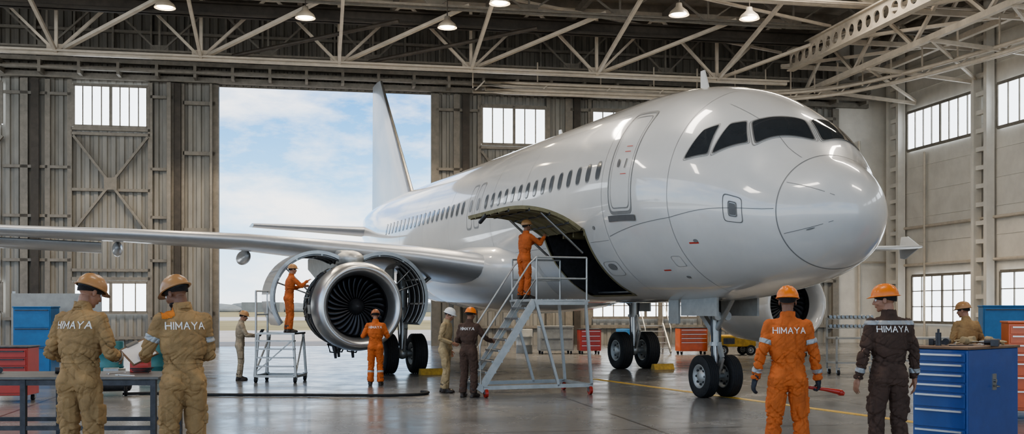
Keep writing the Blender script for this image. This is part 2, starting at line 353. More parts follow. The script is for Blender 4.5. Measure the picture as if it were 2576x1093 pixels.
for x,y in((-11.97,36.6),(-7.38,37.9),(-2.39,39.2),(-.42,36.1),(5.9,37.5),(8.5,38.0)):
    if L0 is None:
        L0=top('pendant_lamp','round metal high-bay lamp, lit, hanging from roof','lamp',(x,y,12.0),group='high-bay hangar lamps')
        b=MB(); b.lathe([(0,.36),(.04,.355),(.14,.30),(.24,.18),(.30,.12),(.42,.10),(.44,.02)],ax=(0,0,1),n=32); b.make('lamp_shade','shade',L0)
        b=MB(); b.ell((0,0,.05),(.27,.27,.07),n=20); b.make('light_bulb','bulb',L0)
        b=MB(); b.cyl((0,0,.43),(0,0,2.1),.02,n=8); b.make('rod','trussd',L0)
    else: copytree(L0,(x,y,12.0))
    light('SPOT',(x,y,11.9),1400,(1,.82,.6),.3,spot_size=2.2)
for u in(-20,-6,8):
    for y in(-12,-24,-36): light('AREA',HW(u,y,13.7),400,(1,.90,.78),(5,1.0),(0,0,HA))  # added soft fill lights below the roof, no fixtures belong to them
# ---------- airplane (local: x=t lateral, y=s aft, z up) ----------
PA=math.radians(21); AO=V((5.33,15.47,0))
def PW(t,s,z=0): return AO+V((math.cos(PA)*t-math.sin(PA)*s,math.sin(PA)*t+math.cos(PA)*s,z))
air=top('airplane','white narrow-body jet airliner parked nose-on with open panels','airplane',AO,PA)
Q=lambda s:math.sqrt(max(s-.3,0))
sw=[.3,.4,.6,.8,1,1.5,2,2.5,3.2,4,5,20,23,26,29,32.3]
fw=pch([Q(x) for x in sw],[0,.38,.68,.87,1.03,1.33,1.55,1.7,1.84,1.93,1.97,1.97,1.85,1.5,1.0,.25])
stp=[.3,.4,.6,.8,1,1.35,1.6,2.2,3.1,4.5,6,26,29,32.3]
ft=pch([Q(x) for x in stp],[3.1,3.46,3.72,3.88,4.0,4.28,4.6,5.03,5.44,5.72,5.8,5.8,5.7,5.35])
sb=[.3,.4,.6,.8,1,1.5,2.5,3.75,5,20,24,27,30,32.3]
fb=pch([Q(x) for x in sb],[3.1,2.78,2.53,2.38,2.26,2.08,1.9,1.78,1.75,1.78,2.35,3.2,4.1,4.75])
fc=pch([Q(x) for x in(.3,1,2.5,5,20,26,32.3)],[3.1,3.12,3.45,3.75,3.75,4.3,5.05])
def sec(s): q=Q(s); return fw(q),ft(q),fb(q),fc(q)
def fp(s,ph):
    w,a,c,z=sec(s); sn=math.sin(ph); return V((w*math.cos(ph),s,z+((a-z) if sn>0 else (z-c))*sn))
def fn(s,ph):
    e=.01; a=fp(s,ph+e)-fp(s,ph-e); c=fp(s+e,ph)-fp(max(s-e,.301),ph); n=a.cross(c).normalized()
    p=fp(s,ph)-V((0,s+.3,sec(s)[3])); return n if n.dot(p)>0 else -n
def ph_of(s,z):
    w,a,c,zc=sec(s); k=(z-zc)/((a-zc) if z>zc else (zc-c)); return 180-math.degrees(math.asin(max(-1,min(1,k))))
def FO(s,d,off): r=math.radians(d); return fp(s,r)+fn(s,r)*off
NP=128
ss=[.3+(2.2*i/60)**2 for i in range(61)]; ss=[x for x in ss if x<5.2]+[5.4,5.75,6.1,6.6,7.1,7.6,8.1]+[8.6+.7*i for i in range(34)]+[32.3]
OP=(64+6,64+24)
b=MB(); 
for x in ss: b.v+=[tuple(fp(x,2*math.pi*k/NP)) for k in range(NP)]
for i in range(len(ss)-1):
    for k in range(NP):
        if 6.09<ss[i]<8.0 and OP[0]<=k<OP[1]: continue
        b.f.append((i*NP+k,i*NP+(k+1)%NP,(i+1)*NP+(k+1)%NP,(i+1)*NP+k)); b.m.append(0); b.s.append(True)
b.f.append(tuple((len(ss)-1)*NP+k for k in range(NP))); b.m.append(0); b.s.append(False)
b.make('fuselage','plane',air,weld=True)
def patch(mb,C,r0=0,r1=1,e=4,off=.005,mi=0,K=64,nr=6):
    q=K//4; sqp=[(1,-1+2*i/q) for i in range(q)]+[(1-2*i/q,1) for i in range(q)]+[(-1,1-2*i/q) for i in range(q)]+[(-1+2*i/q,-1) for i in range(q)]
    rings=[]
    for i in range(nr+1):
        rho=r0+(r1-r0)*i/nr; R=[]
        for x,y in sqp:
            m=(abs(x)**e+abs(y)**e)**(1/e); u,v=rho*x/m,rho*y/m
            w=[(1-u)*(1-v)/4,(1-u)*(1+v)/4,(1+u)*(1+v)/4,(1+u)*(1-v)/4]
            R.append(FO(sum(w[j]*C[j][0] for j in range(4)),sum(w[j]*C[j][1] for j in range(4)),off))
        rings.append(R)
    mb.loft(rings,mi,caps=False)
def rect(s0,s1,p0,p1): return [(s0,p0),(s0,p1),(s1,p1),(s1,p0)]
def strip(mb,path,w,off=.004,mi=0):
    P=[]
    for (a,c) in zip(path,path[1:]):
        n=max(2,int(math.hypot((c[0]-a[0])*8,(c[1]-a[1])/3)));
        P+=[(a[0]+(c[0]-a[0])*i/n,a[1]+(c[1]-a[1])*i/n) for i in range(n)]
    P.append(path[-1]); pts=[FO(*p,off) for p in P]; vs=[]
    for i,p in enumerate(pts):
        d=(pts[min(i+1,len(pts)-1)]-pts[max(0,i-1)]).normalized(); r=math.radians(P[i][1]); x=d.cross(fn(P[i][0],r)).normalized()*w/2; vs+=[p+x,p-x]
    mb.add(vs,[(2*i,2*i+1,2*i+3,2*i+2) for i in range(len(pts)-1)],mi,True)
mir=lambda C:[(s,180-p) for s,p in C]
w1=[(2.70,160.2),(2.58,141.7),(2.37,135.2),(2.26,154.2)]; w2=[(2.18,153.4),(2.21,131.9),(2.02,125.2),(1.74,137.5)]; w3=[(1.63,135.0),(1.95,123),(1.66,92.6),(1.36,93.4)]
for C in(w1,w2,w3,mir(w1),mir(w2),mir(w3)):
    b=MB(); patch(b,C,e=14,off=.010,nr=8); patch(b,C,1.0,1.05,e=14,off=.012,mi=1,nr=1); patch(b,C,1.11,1.14,e=12,off=.008,mi=2,nr=1); b.make('cockpit_window','glassd line seam',air)
for k in range(37):
    s=5.37+.445*k
    if 11.85<s<13.1: continue
    for sd in(0,1):
        if sd and k>12: continue
        a,c=ph_of(s,4.37),ph_of(s,4.05); C=rect(s-.09,s+.09,c,a)
        if sd: C=mir(C)
        b=MB(); patch(b,C,e=3,off=.008,K=24,nr=2); patch(b,C,1,1.14,e=3,off=.006,mi=1,K=24,nr=1); b.make('cabin_window','glassc seam',air)
def outline(name,C,w=.04,e=6,mats='seam',extra=None):
    b=MB(); patch(b,C,1-w,1,e=e,off=.006,nr=1,K=96)
    if extra: extra(b)
    return b.make(name,mats,air)
def dx(b):
    patch(b,rect(4.12,4.79,136,189),.975,1,e=9,off=.006,nr=1,mi=0,K=96)
    patch(b,rect(4.52,4.60,163,167.5),0,1,e=2.2,off=.02,mi=1); strip(b,[(4.3,163),(4.33,168)],.03,.015,1)
    strip(b,[(3.98,193.8),(4.92,193.8)],.11,.025,1)
    for z in(156,159,171): strip(b,[(4.25,z),(4.45,z)],.012,.01,2)
outline('cabin_door',rect(4.04,4.88,132.5,192),.06,9,'seam line red',dx)
for s in(12.2,12.75): outline('emergency_exit',rect(s-.2,s+.2,ph_of(s,3.6),ph_of(s,4.75)),.08,6,'seam',lambda b,s=s:patch(b,rect(s-.1,s+.1,ph_of(s,4.05),ph_of(s,4.36)),e=3,off=.007))
outline('access_hatch',rect(1.5,1.82,174,193),.06,7,'line line',lambda b:(patch(b,rect(1.6,1.71,179,187.5),e=6,off=.01,mi=1),patch(b,rect(1.585,1.725,178,188.5),.9,1.05,e=6,off=.009,mi=0,nr=1)))
outline('access_hatch',rect(5.35,5.95,217.5,228),.04,5,'seam line',lambda b:patch(b,rect(5.5,5.8,219,223.5),e=2.5,off=.008,mi=0))
outline('access_hatch',rect(3.15,3.42,216.5,224),.05,6)
b=MB(); strip(b,[(1.02,i*10) for i in range(37)],.016)
for p in(150,204): strip(b,[(.45,p),(.98,p)],.010)
strip(b,[(1.05,178),(1.5,181),(3,193),(5.1,203)],.012); strip(b,[(1.1,118),(2.6,118.5)],.008)
for s in(9.1,11.2,14.5,17,19.5,3.0,5.15): strip(b,[(s,i*10) for i in range(37)],.008)
strip(b,[(5.2,132),(9,131.5),(20,132)],.008); strip(b,[(5.2,205),(6,205)],.008); strip(b,[(8.2,205),(10,205)],.008)
for s,p in((5.6,196),(2.5,206),(3.35,231),(.62,205)): patch(b,rect(s,s+.1,p,p+2.2),e=2,off=.008,K=24,nr=2)
b.make('panel_seams','seam',air)
b=MB()
for s,p in((3.7,226),(2.5,208.5)): strip(b,[(s,p),(s+.22,p)],.03)
b.make('warning_marking','red',air)
for s,h in((4.6,.42),(11.3,.28),(14.5,.2)):
    b=MB(); zt=sec(s)[1]-.03; b.prism([(s-.0,zt),(s+.3,zt),(s+.3,zt+h),(s+.18,zt+h)],lambda y,z:V((-.015,y,z)),lambda y,z:V((.015,y,z))); b.make('antenna','plane',air)
b=MB() # cargo bay
x0,x1,y0,y1=-1.86,.9,6.13,8.07
b.add([(-.7,y0,1.92),(x1,y0,1.92),(x1,y0,3.2),(-1.84,y0,3.2),(-1.6,y0,2.6),(-1.2,y0,2.15)]+[(-.7,y1,1.92),(x1,y1,1.92),(x1,y1,3.2),(-1.84,y1,3.2),(-1.6,y1,2.6),(-1.2,y1,2.15)],[(0,1,2,3,4,5),(6,7,8,9,10,11),(0,1,7,6),(1,2,8,7),(2,3,9,8)],0)
for y in(6.5,7.0,7.5): b.beam((-1.7,y,3.12),(.8,y,3.12),.06,.1,1)
for i in range(9): b.cyl((-.6+i*.15,y0,1.97),(-.6+i*.15,y1,1.97),.03,n=8,mi=2)
b.make('cargo_bay','darkm primer steel',air)
b=MB()
dg=[180+16.9+i*(50.6/12) for i in range(13)]
for p in(6.1,8.1): strip(b,[(p,dg[0]),(p,dg[-1])],.07,.006)
strip(b,[(6.1,dg[0]),(8.1,dg[0])],.05,.008); strip(b,[(6.1,dg[-1]),(8.1,dg[-1])],.09,.006)
b.make('cargo_door_frame','primer',air)
hx,hz=fp(7.1,math.radians(196.9)).x,fp(7.1,math.radians(196.9)).z
A=math.radians(-143); ca,sa=math.cos(A),math.sin(A)
def rotd(x,z): return hx-.03+(x-hx)*ca-(z-hz)*sa, hz+.03+(x-hx)*sa+(z-hz)*ca
arc=[]
for d in dg: p=fp(7.1,math.radians(d)); n_=fn(7.1,math.radians(d)); arc.append((rotd(p.x,p.z),rotd(p.x-n_.x*.07,p.z-n_.z*.07)))
b=MB(); Y0,Y1=6.13,8.07
for j,mi in((0,0),(1,1)):
    b.add([(a[j][0],y,a[j][1]) for a in arc for y in(Y0,Y1)],[(2*i,2*i+1,2*i+3,2*i+2) for i in range(len(arc)-1)],mi,True)
for y in(Y0,Y1):
    b.add([(a[j][0],y,a[j][1]) for a in arc for j in(0,1)],[(2*i,2*i+1,2*i+3,2*i+2) for i in range(len(arc)-1)],1)
for e_ in(0,-1): a=arc[e_]; b.add([(a[0][0],Y0,a[0][1]),(a[0][0],Y1,a[0][1]),(a[1][0],Y1,a[1][1]),(a[1][0],Y0,a[1][1])],[(0,1,2,3)],1)
for y in(6.3,6.75,7.2,7.65,7.95): b.tube([(a[1][0],y,a[1][1]-.0) for a in arc],.03,6,1)
for i in(2,5,8,11): a=arc[i][1]; b.beam((a[0],Y0,a[1]),(a[0],Y1,a[1]),.03,.06,2)
b.cyl((arc[-1][1][0],7.0,arc[-1][1][1]),(arc[-1][1][0]-.02,7.3,arc[-1][1][1]-.12),.04,n=8,mi=2)
b.make('cargo_door','plane primer darkm',air)
for y in(6.25,7.95): b=MB(); a=arc[6][1]; b.cyl((hx+.05,y,hz-.45),(a[0],y,a[1]),.025,n=8); b.make('cargo_door_strut','steel',air)
# wings
def airfoil(c,th,n=16):
    xs=[(1-math.cos(math.pi*i/n))/2 for i in range(n+1)]
    f=lambda x:5*th*(.2969*math.sqrt(x)-.126*x-.3516*x*x+.2843*x**3-.1036*x**4)
    return [(x*c,f(x)) for x in xs[::-1]]+[(x*c,-f(x)*.9) for x in xs[1:-1]]
def wing(name,secs,mats='wing',vert=False,slat=.07):
    b=MB(); R=[]
    for t,s0,c,z,th in secs: R.append([V((t,s0+x,z+y)) if not vert else V((y,s0+x,z)) for x,y in airfoil(c,th)])
    b.loft(R); b.make(name,mats,air)
    b=MB(); R=[]
    for t,s0,c,z,th in secs:
        pts=[p for p in airfoil(c,th,30) if p[0]<slat*c]
        R.append([V((t,s0-.015+x,z+y*1.04)) if not vert else V((y*1.06,s0-.015+x,z)) for x,y in pts])
    n=len(R[0]); b.add([v for r in R for v in r],[(i*n+k,i*n+k+1,(i+1)*n+k+1,(i+1)*n+k) for i in range(len(R)-1) for k in range(n-1)],0,True)
    b.make('leading_edge','slat' if not vert else 'steel',air)
ws=[(1.2,10.4,7.4,2.5,.95),(2.1,11.0,6.4,2.62,.85),(3.5,11.7,5.3,2.85,.7),(5,12.5,4.5,3.05,.55),(7.3,13.7,3.7,3.3,.42),(10,15.1,3.0,3.47,.34),(13,16.6,2.4,3.62,.27),(18.2,19.2,1.3,3.95,.14)]
for sg in(-1,1):
    wing('wing',[(sg*a,*r) for a,*r in ws])
    b=MB(); y0=19.2; t=sg*18.22
    b.prism([(y0+.1,3.95),(y0+.8,4.38),(y0+1.15,4.38),(y0+1.25,3.95),(y0+1.2,3.55),(y0+.95,3.52)],lambda y,z:V((t-.02,y,z)),lambda y,z:V((t+.02,y,z))); b.make('wingtip_fence','wing',air)
    for tt,L_ in((7,2.2),(10.2,1.8),(13.4,1.5)):
        zz=pch([w[0] for w in ws],[w[3] for w in ws])(tt); s1=pch([w[0] for w in ws],[w[1]+w[2] for w in ws])(tt)
        b=MB(); b.ell((sg*tt,s1-.3,zz-.26),(.14,L_*.55,.2),n=20); b.make('flap_track_fairing','wing',air)
    b=MB(); b.loft([[V((sg*a,s+x,z+y-.12-x*.18)) for x,y in airfoil(1.1,.16)] for a,s,z in((10.6,17.3,3.45),(15.5,19.1,3.72))]); b.make('flap','wing',air)
    wing('tailplane',[(sg*.6,26.2,3.9,4.55,.4),(sg*1.3,26.8,3.4,4.6,.34),(sg*5.1,29.7,1.4,4.9,.16)])
wing('tail_fin',[(0,24.2,7.2,5.1,.42),(0,24.9,6.4,5.8,.4),(0,26.2,5.05,7.2,.33),(0,29.7,1.5,10.9,.16)],'wing',vert=True,slat=.05)
b=MB(); R=[]
for s,w,h in((8.8,.7,.2),(9.3,1.5,.6),(10,1.95,.95),(11,2.2,1.15),(13,2.3,1.25),(16,2.25,1.2),(18,1.8,.9),(19.5,1.0,.4)):
    R.append([V((w*math.cos(a),s,2.55+h*math.sin(a)*(.9 if math.sin(a)>0 else .85))) for a in [2*math.pi*k/40 for k in range(40)]])
b.loft(R); b.make('belly_fairing','plane',air)
# engines
def engine(t,opened):
    b=MB()
    if opened:
        b.lathe([(.70,.95),(.74,.97),(1.0,.93),(1.02,.98),(1.1,.98),(1.12,.9),(1.55,.88),(1.57,.95),(1.62,.95),(1.64,.88),(2.0,.86),(2.02,.93),(2.1,.93),(2.6,.8),(3.3,.62),(3.35,.5)],mi=0)
        for yy in(1.2,1.3,1.42,1.75,1.9): b.tube([(.93*math.cos(a),yy,.93*math.sin(a)) for a in [math.pi*2*k/36 for k in range(37)]],.018,6,1)
        for i in range(46):
            a=random.uniform(0,6.28); y=random.uniform(.85,1.8); r_=.94; c=V((r_*math.cos(a),y,r_*math.sin(a))); R=Matrix.Rotation(-a,3,'Y')
            if i%2: b.box(c,(random.uniform(.06,.16),random.uniform(.1,.35),random.uniform(.08,.22)),i%3==0,R)
            else: b.tube([V((r_*math.cos(a+k*.02*(i%5)),.8+k*.12,r_*math.sin(a+k*.02*(i%5)))) for k in range(11)],.02,6,1)
    else: b.lathe([(.7,1.0),(1.5,1.03),(2.4,.97),(3.2,.74),(3.3,.66),(3.2,.6)],mi=2)
    b.lathe([(3.2,.5),(4.0,.34),(3.9,.2),(4.4,.05)],mi=1,caps=True)
    e=b.make('engine','darkm steel plane',air,loc=(t,10.5,1.68 if opened else 1.74))
    b=MB(); b.lathe([(.74,1.0),(.5,1.005),(.3,.99),(.12,.95),(.04,.91),(0,.865),(.02,.82),(.1,.765),(.25,.72),(.45,.70)],n=72); b.make('inlet_cowl','metal' if opened else 'plane',e)
    b=MB(); b.lathe([(.45,.70),(.95,.70)],n=64); b.lathe([(.95,.70),(.96,.05)],n=64); b.make('fan_duct','darkm',e)
    b=MB(); b.lathe([(.28,.001),(.32,.05),(.42,.12),(.55,.175),(.62,.19),(.75,.19)],n=32)
    b.tube([(.02*math.cos(a)+.06*a/6*math.cos(a),.325+.02*a,.02*math.sin(a)+.06*a/6*math.sin(a)) for a in [k*.35 for k in range(16)]],.014,6,1)
    b.make('spinner','darkm white',e)
    b=MB(); G=[]
    for i in range(9):
        f=i/8; r_=.15+.54*f; tw=math.radians(25+38*f); ch=.085+.055*f*(1.3-f); a0=.22*f*f-.1*f
        for j in range(4):
            q=(j/3-.5)*2*ch; tang=q*math.sin(tw)*1.0+r_*a0; G.append(V((tang,.62+q*math.cos(tw)*.9+.012*(1-(2*j/3-1)**2),r_)))
    b.add(G,[(i*4+j,i*4+j+1,(i+1)*4+j+1,(i+1)*4+j) for i in range(8) for j in range(3)],0,True); bm_=b.mesh('fan_blade',['blade'])
    for i in range(28):
        o=obj('fan_blade',bm_,e); o.rotation_euler=(0,2*math.pi*i/28,0); m_=o.modifiers.new('s','SOLIDIFY'); m_.thickness=.012
    if opened:
        for sg in(-1,1):
            hx_,hz_=-.2,1.02; A=math.radians(-44); c_,s_=math.cos(A),math.sin(A)
            def pt(a,r_): x,z=r_*math.cos(a)-hx_,r_*math.sin(a)-hz_; return (-sg)*(hx_+x*c_-z*s_),hz_+.05+x*s_+z*c_
            b=MB(); aa=[math.radians(100+160*k/28) for k in range(29)]
            for r_,mi in((1.08,0),(1.0,1)): b.add([(p[0],y,p[1]) for p in [pt(a,r_) for a in aa] for y in(1.1,2.45)],[(2*i,2*i+1,2*i+3,2*i+2) for i in range(28)],mi,True)
            for y in(1.1,2.45): b.add([(p[0],y,p[1]) for a in aa for p in(pt(a,1.08),pt(a,1.0))],[(2*i,2*i+1,2*i+3,2*i+2) for i in range(28)],2,True)
            for a in(aa[0],aa[-1]):
                p,q=pt(a,1.08),pt(a,1.0); b.add([(p[0],1.1,p[1]),(p[0],2.45,p[1]),(q[0],2.45,q[1]),(q[0],1.1,q[1])],[(0,1,2,3)],2)
            for y in(1.16,1.5,1.9,2.38): b.tube([(p[0],y,p[1]) for p in [pt(a,.98) for a in aa]],.028,6,2)
            for k in(5,11,17,23): p=pt(aa[k],.985); b.beam((p[0],1.12,p[1]),(p[0],2.4,p[1]),.04,.04,2)
            for k in(14,18): p=pt(aa[k],.98); b.cyl((sg*.85,1.3,.25),(p[0],1.3,p[1]),.018,n=8,mi=2)
            b.make('fan_cowl','plane darkm steel',e)
        for x,y in((-.35,1.3),(.1,1.5),(-.15,1.9)): b=MB(); b.cyl((x,y,-.86),(x+.03,y,-1.2),.05,.03,n=8); b.tube([(x-.15,y,-.86),(x-.1,y,-1.05),(x+.1,y,-1.08),(x+.2,y,-.85)],.02,6); b.make('drain_pipe','darkm',e)
    b=MB(); b.prism([(.55,.93),(.9,1.12),(1.7,1.32),(2.6,1.38),(6,1.3),(6,1.0),(4.2,.55),(3,.6),(1,.8)],lambda y,z:V((-.13,y,z)),lambda y,z:V((.13,y,z))); b.ell((0,1.3,1.08),(.3,.75,.22),n=20); b.make('pylon','alu' if opened else 'plane',e,bevel=.03)
engine(-5.22,True); engine(6.25,False)
def wheel(b,c,r,w,m0=0,m1=1,m2=2):
    c=V(c); P=[(-w*.42,r*.56),(-w*.5,r*.66),(-w*.5,r*.86),(-w*.42,r*.96)]
    for k in range(5): x=-w*.32+w*.16*k; P+=[(x-.012,r),(x-.008,r*.975),(x+.008,r*.975),(x+.012,r)]
    P+=[(w*.42,r*.96),(w*.5,r*.86),(w*.5,r*.66),(w*.42,r*.56)]
    b.lathe(P,c,(1,0,0),40,m0)
    for sg in(-1,1): b.lathe([(sg*w*.42,r*.57),(sg*w*.45,r*.54),(sg*w*.22,r*.46),(sg*w*.2,r*.3),(sg*w*.34,r*.26),(sg*w*.38,r*.12),(sg*w*.40,.001)],c,(1,0,0),32,m1)
    for k in range(8):
        a=k*math.pi/4
        for sg in(-1,1): q=c+V((sg*w*.21,r*.37*math.cos(a),r*.37*math.sin(a))); b.cyl(q,q+V((sg*.03,0,0)),r*.055,n=8,mi=m2)
def gear(t,s,zt,r,w,sep,rs,main):
    b=MB(); b.cyl((0,0,r*1.1),(0,0,zt-.7),rs*.62,n=20,mi=1); b.cyl((0,0,zt-.95),(0,0,zt),rs,n=20); b.cyl((0,0,zt-1.0),(0,0,zt-.93),rs*1.25,n=20)
    b.cyl((-sep,0,r),(sep,0,r),rs*.6,n=16); b.ell((0,0,r),(rs*1.1,rs*1.1,rs*1.1))
    b.beam((0,-rs*1.3,zt-.95),(0,-rs*2.6,(zt-.95+r*1.2)/2),.05,.09); b.beam((0,-rs*2.6,(zt-.95+r*1.2)/2),(0,-rs,r*1.15),.05,.09)
    b.beam((0,0,zt-.8),(0,1.1 if not main else -.2,zt+.1),.08,.1); b.cyl((0,0,zt-.75),((1.2 if t<0 else -1.2) if main else 0,-.9 if not main else 0,zt+.2),.05,n=10)
    for k in range(4): b.tube([(rs*1.1*math.cos(k*1.7),rs*1.1*math.sin(k*1.7),zt-.1),(rs*1.3*math.cos(k*1.7),rs*1.3*math.sin(k*1.7),zt-.6),(rs*.9*math.cos(k*1.7+.3),rs*.9*math.sin(k*1.7+.3),r*1.4)],.014,6,2)
    g=b.make('main_landing_gear' if main else 'nose_landing_gear','alu metal darkm',air,loc=(t,s,0))
    for sg in(-1,1): b=MB(); wheel(b,(sg*sep,0,r),r,w); b.make('wheel','rubber alu darkm',g)
    b=MB()
    if main: sg=1 if t>0 else -1; b.bx((sg*.3,-.35,zt-.85),(sg*.34,.45,zt+.15)); b.bx((-sg*.2,-.5,zt-.1),(-sg*.25,.5,zt+.3)); b.make('gear_door','greyp',g)
    else:
        for sg in(-1,1): b=MB(); b.bx((sg*.40,-.75,zt-.45),(sg*.44,.5,zt)); b.bx((sg*.38,.62,zt-.6),(sg*.42,1.0,zt-.05)); b.make('gear_door','greyp',g)
        for x in(-.1,.1): b=MB(); b.cyl((x,-.16,zt-.45),(x,-.26,zt-.45),.08); b.make('taxi_light','alu',g)
gear(0,4.4,1.95,.39,.24,.25,.09,False)
gear(-3.55,13.3,2.6,.5,.36,.37,.13,True); gear(2.9,13.2,2.4,.5,.36,.4,.13,True)
ck=None
for t,s in((-3.0,12.6),(3.4,12.5)):
    p=PW(t,s)
    if ck is None: b=MB(); b.prism([(-.12,0),(.12,0),(.05,.15),(-.05,.15)],lambda y,z:V((-.3,y,z)),lambda y,z:V((.3,y,z))); ck=b.make('wheel_chock','yellow',None,p,PA,label='worn yellow wheel chock in front of a main wheel',category='wheel chock',group='wheel chocks')
    else: copytree(ck,p)
# ---------- people ----------
def remesh(mb,vox,smooth,name,mats,disp=None):
    me=mb.mesh(name,mats); o=bpy.data.objects.new('tmp',me); S.collection.objects.link(o)
    m=o.modifiers.new('r','REMESH'); m.mode='VOXEL'; m.voxel_size=vox; m.use_smooth_shade=True
    if smooth: m=o.modifiers.new('s','SMOOTH'); m.iterations=smooth; m.factor=.5
    bpy.context.view_layer.update(); dg=bpy.context.evaluated_depsgraph_get()
    r=bpy.data.meshes.new_from_object(o.evaluated_get(dg)); r.name=name; bpy.data.objects.remove(o)
    r.materials.clear()
    for k in mats: r.materials.append(M[k])
    if disp:
        N_=[v.normal.copy() for v in r.vertices]
        for v,n_ in zip(r.vertices,N_): v.co+=n_*disp(v.co)
        r.update()
    return r
def ik(s,w,h,a=.29,b=.265):
    d=w-s; L_=min(d.length,a+b-.006); dn=d.normalized(); w=s+dn*L_; x=(a*a-b*b+L_*L_)/(2*L_); y=math.sqrt(max(a*a-x*x,0)); hp=(h-dn*h.dot(dn)).normalized(); return s+dn*x+hp*y,w
def hand(b,w,d,n_,sg,curl,g=0):
    d=d.normalized(); n_=(n_-d*n_.dot(d)).normalized(); l=d.cross(n_); 
    R=Matrix((l,d,n_)).transposed(); b.ell(w+d*.045,(.04+g,.055+g,.016+g),R,12); b.cap(w-d*.03,w+d*.03,.026+g,.024+g)
    for i,(o,L_) in enumerate(((.031,.072),(.0105,.08),(-.0105,.074),(-.031,.058))):
        o*=sg; p=w+d*(.085-abs(i-1.3)*.004)+l*o; dirn=(d+l*o*1.2).normalized(); a=0
        for k,f in enumerate((.45,.31,.24)):
            a+=curl*(.5,.7,.5)[k]*(1+.08*i); q=p+(dirn*math.cos(a)+n_*math.sin(a))*L_*f; b.cap(p,q,.0088-.001*k+g*.6,.0080-.001*k+g*.6,8); p=q
    p=w+d*.02+l*.026*sg; t_=(d*.75+l*.6*sg+n_*.35).normalized()
    for k,L_ in enumerate((.042,.03,.026)):
        q=p+t_*L_; b.cap(p,q,.0125-.0015*k+g*.5,.011-.0015*k+g*.5,8); p=q; t_=(t_+d*.25-l*.15*sg+n_*curl*.35).normalized()
def boot_mesh():
    b=MB(); b.cap((0,-.02,.06),(0,-.03,.17),.055,.06); b.ell((0,-.05,.05),(.042,.055,.05)); b.ell((0,.09,.04),(.05,.10,.042)); b.ell((0,.03,.06),(.045,.09,.05)); b.ell((0,.15,.035),(.047,.05,.035))
    b.box((0,-.055,.016),(.075,.10,.03)); b.ell((0,.07,.015),(.052,.14,.016)); return remesh(b,.008,3,'boot',['boot'])
BOOT=boot_mesh()
GL=dict(H=(.72,[((0,0),(0,1)),((.72,0),(.72,1)),((0,.5),(.72,.5))]),I=(0,[((0,0),(0,1))]),M=(.86,[((0,0),(0,1)),((0,1),(.43,.25)),((.43,.25),(.86,1)),((.86,1),(.86,0))]),A=(.8,[((0,0),(.4,1)),((.4,1),(.8,0)),((.16,.36),(.64,.36))]),Y=(.8,[((0,1),(.4,.48)),((.8,1),(.4,.48)),((.4,.48),(.4,0))]))
def word(txt,h,proj):
    x=0; st_=[]; gap=.32
    for ch in txt:
        w,ss_=GL[ch]; st_+=[((a[0]+x,a[1]),(c[0]+x,c[1])) for a,c in ss_]; x+=w+gap
    W_=x-gap; b=MB(); t=.08
    for j,(a,c) in enumerate(st_):
        a=V(((a[0]-W_/2),a[1]));c=V(((c[0]-W_/2),c[1])); d=(c-a).normalized(); n=V((-d.y,d.x))*t; a=a-d*t*.8;c=c+d*t*.8; K=7; vs=[]
        for i in range(K+1):
            for s_ in(1,0,-1): p=a.lerp(c,i/K)+n*s_; vs.append(proj(p.x*h,(p.y-.5)*h,j%2*.0006))
        b.add(vs,[(3*i+k,3*i+k+1,3*i+k+4,3*i+k+3) for i in range(K) for k in(0,1)],0)
    return b
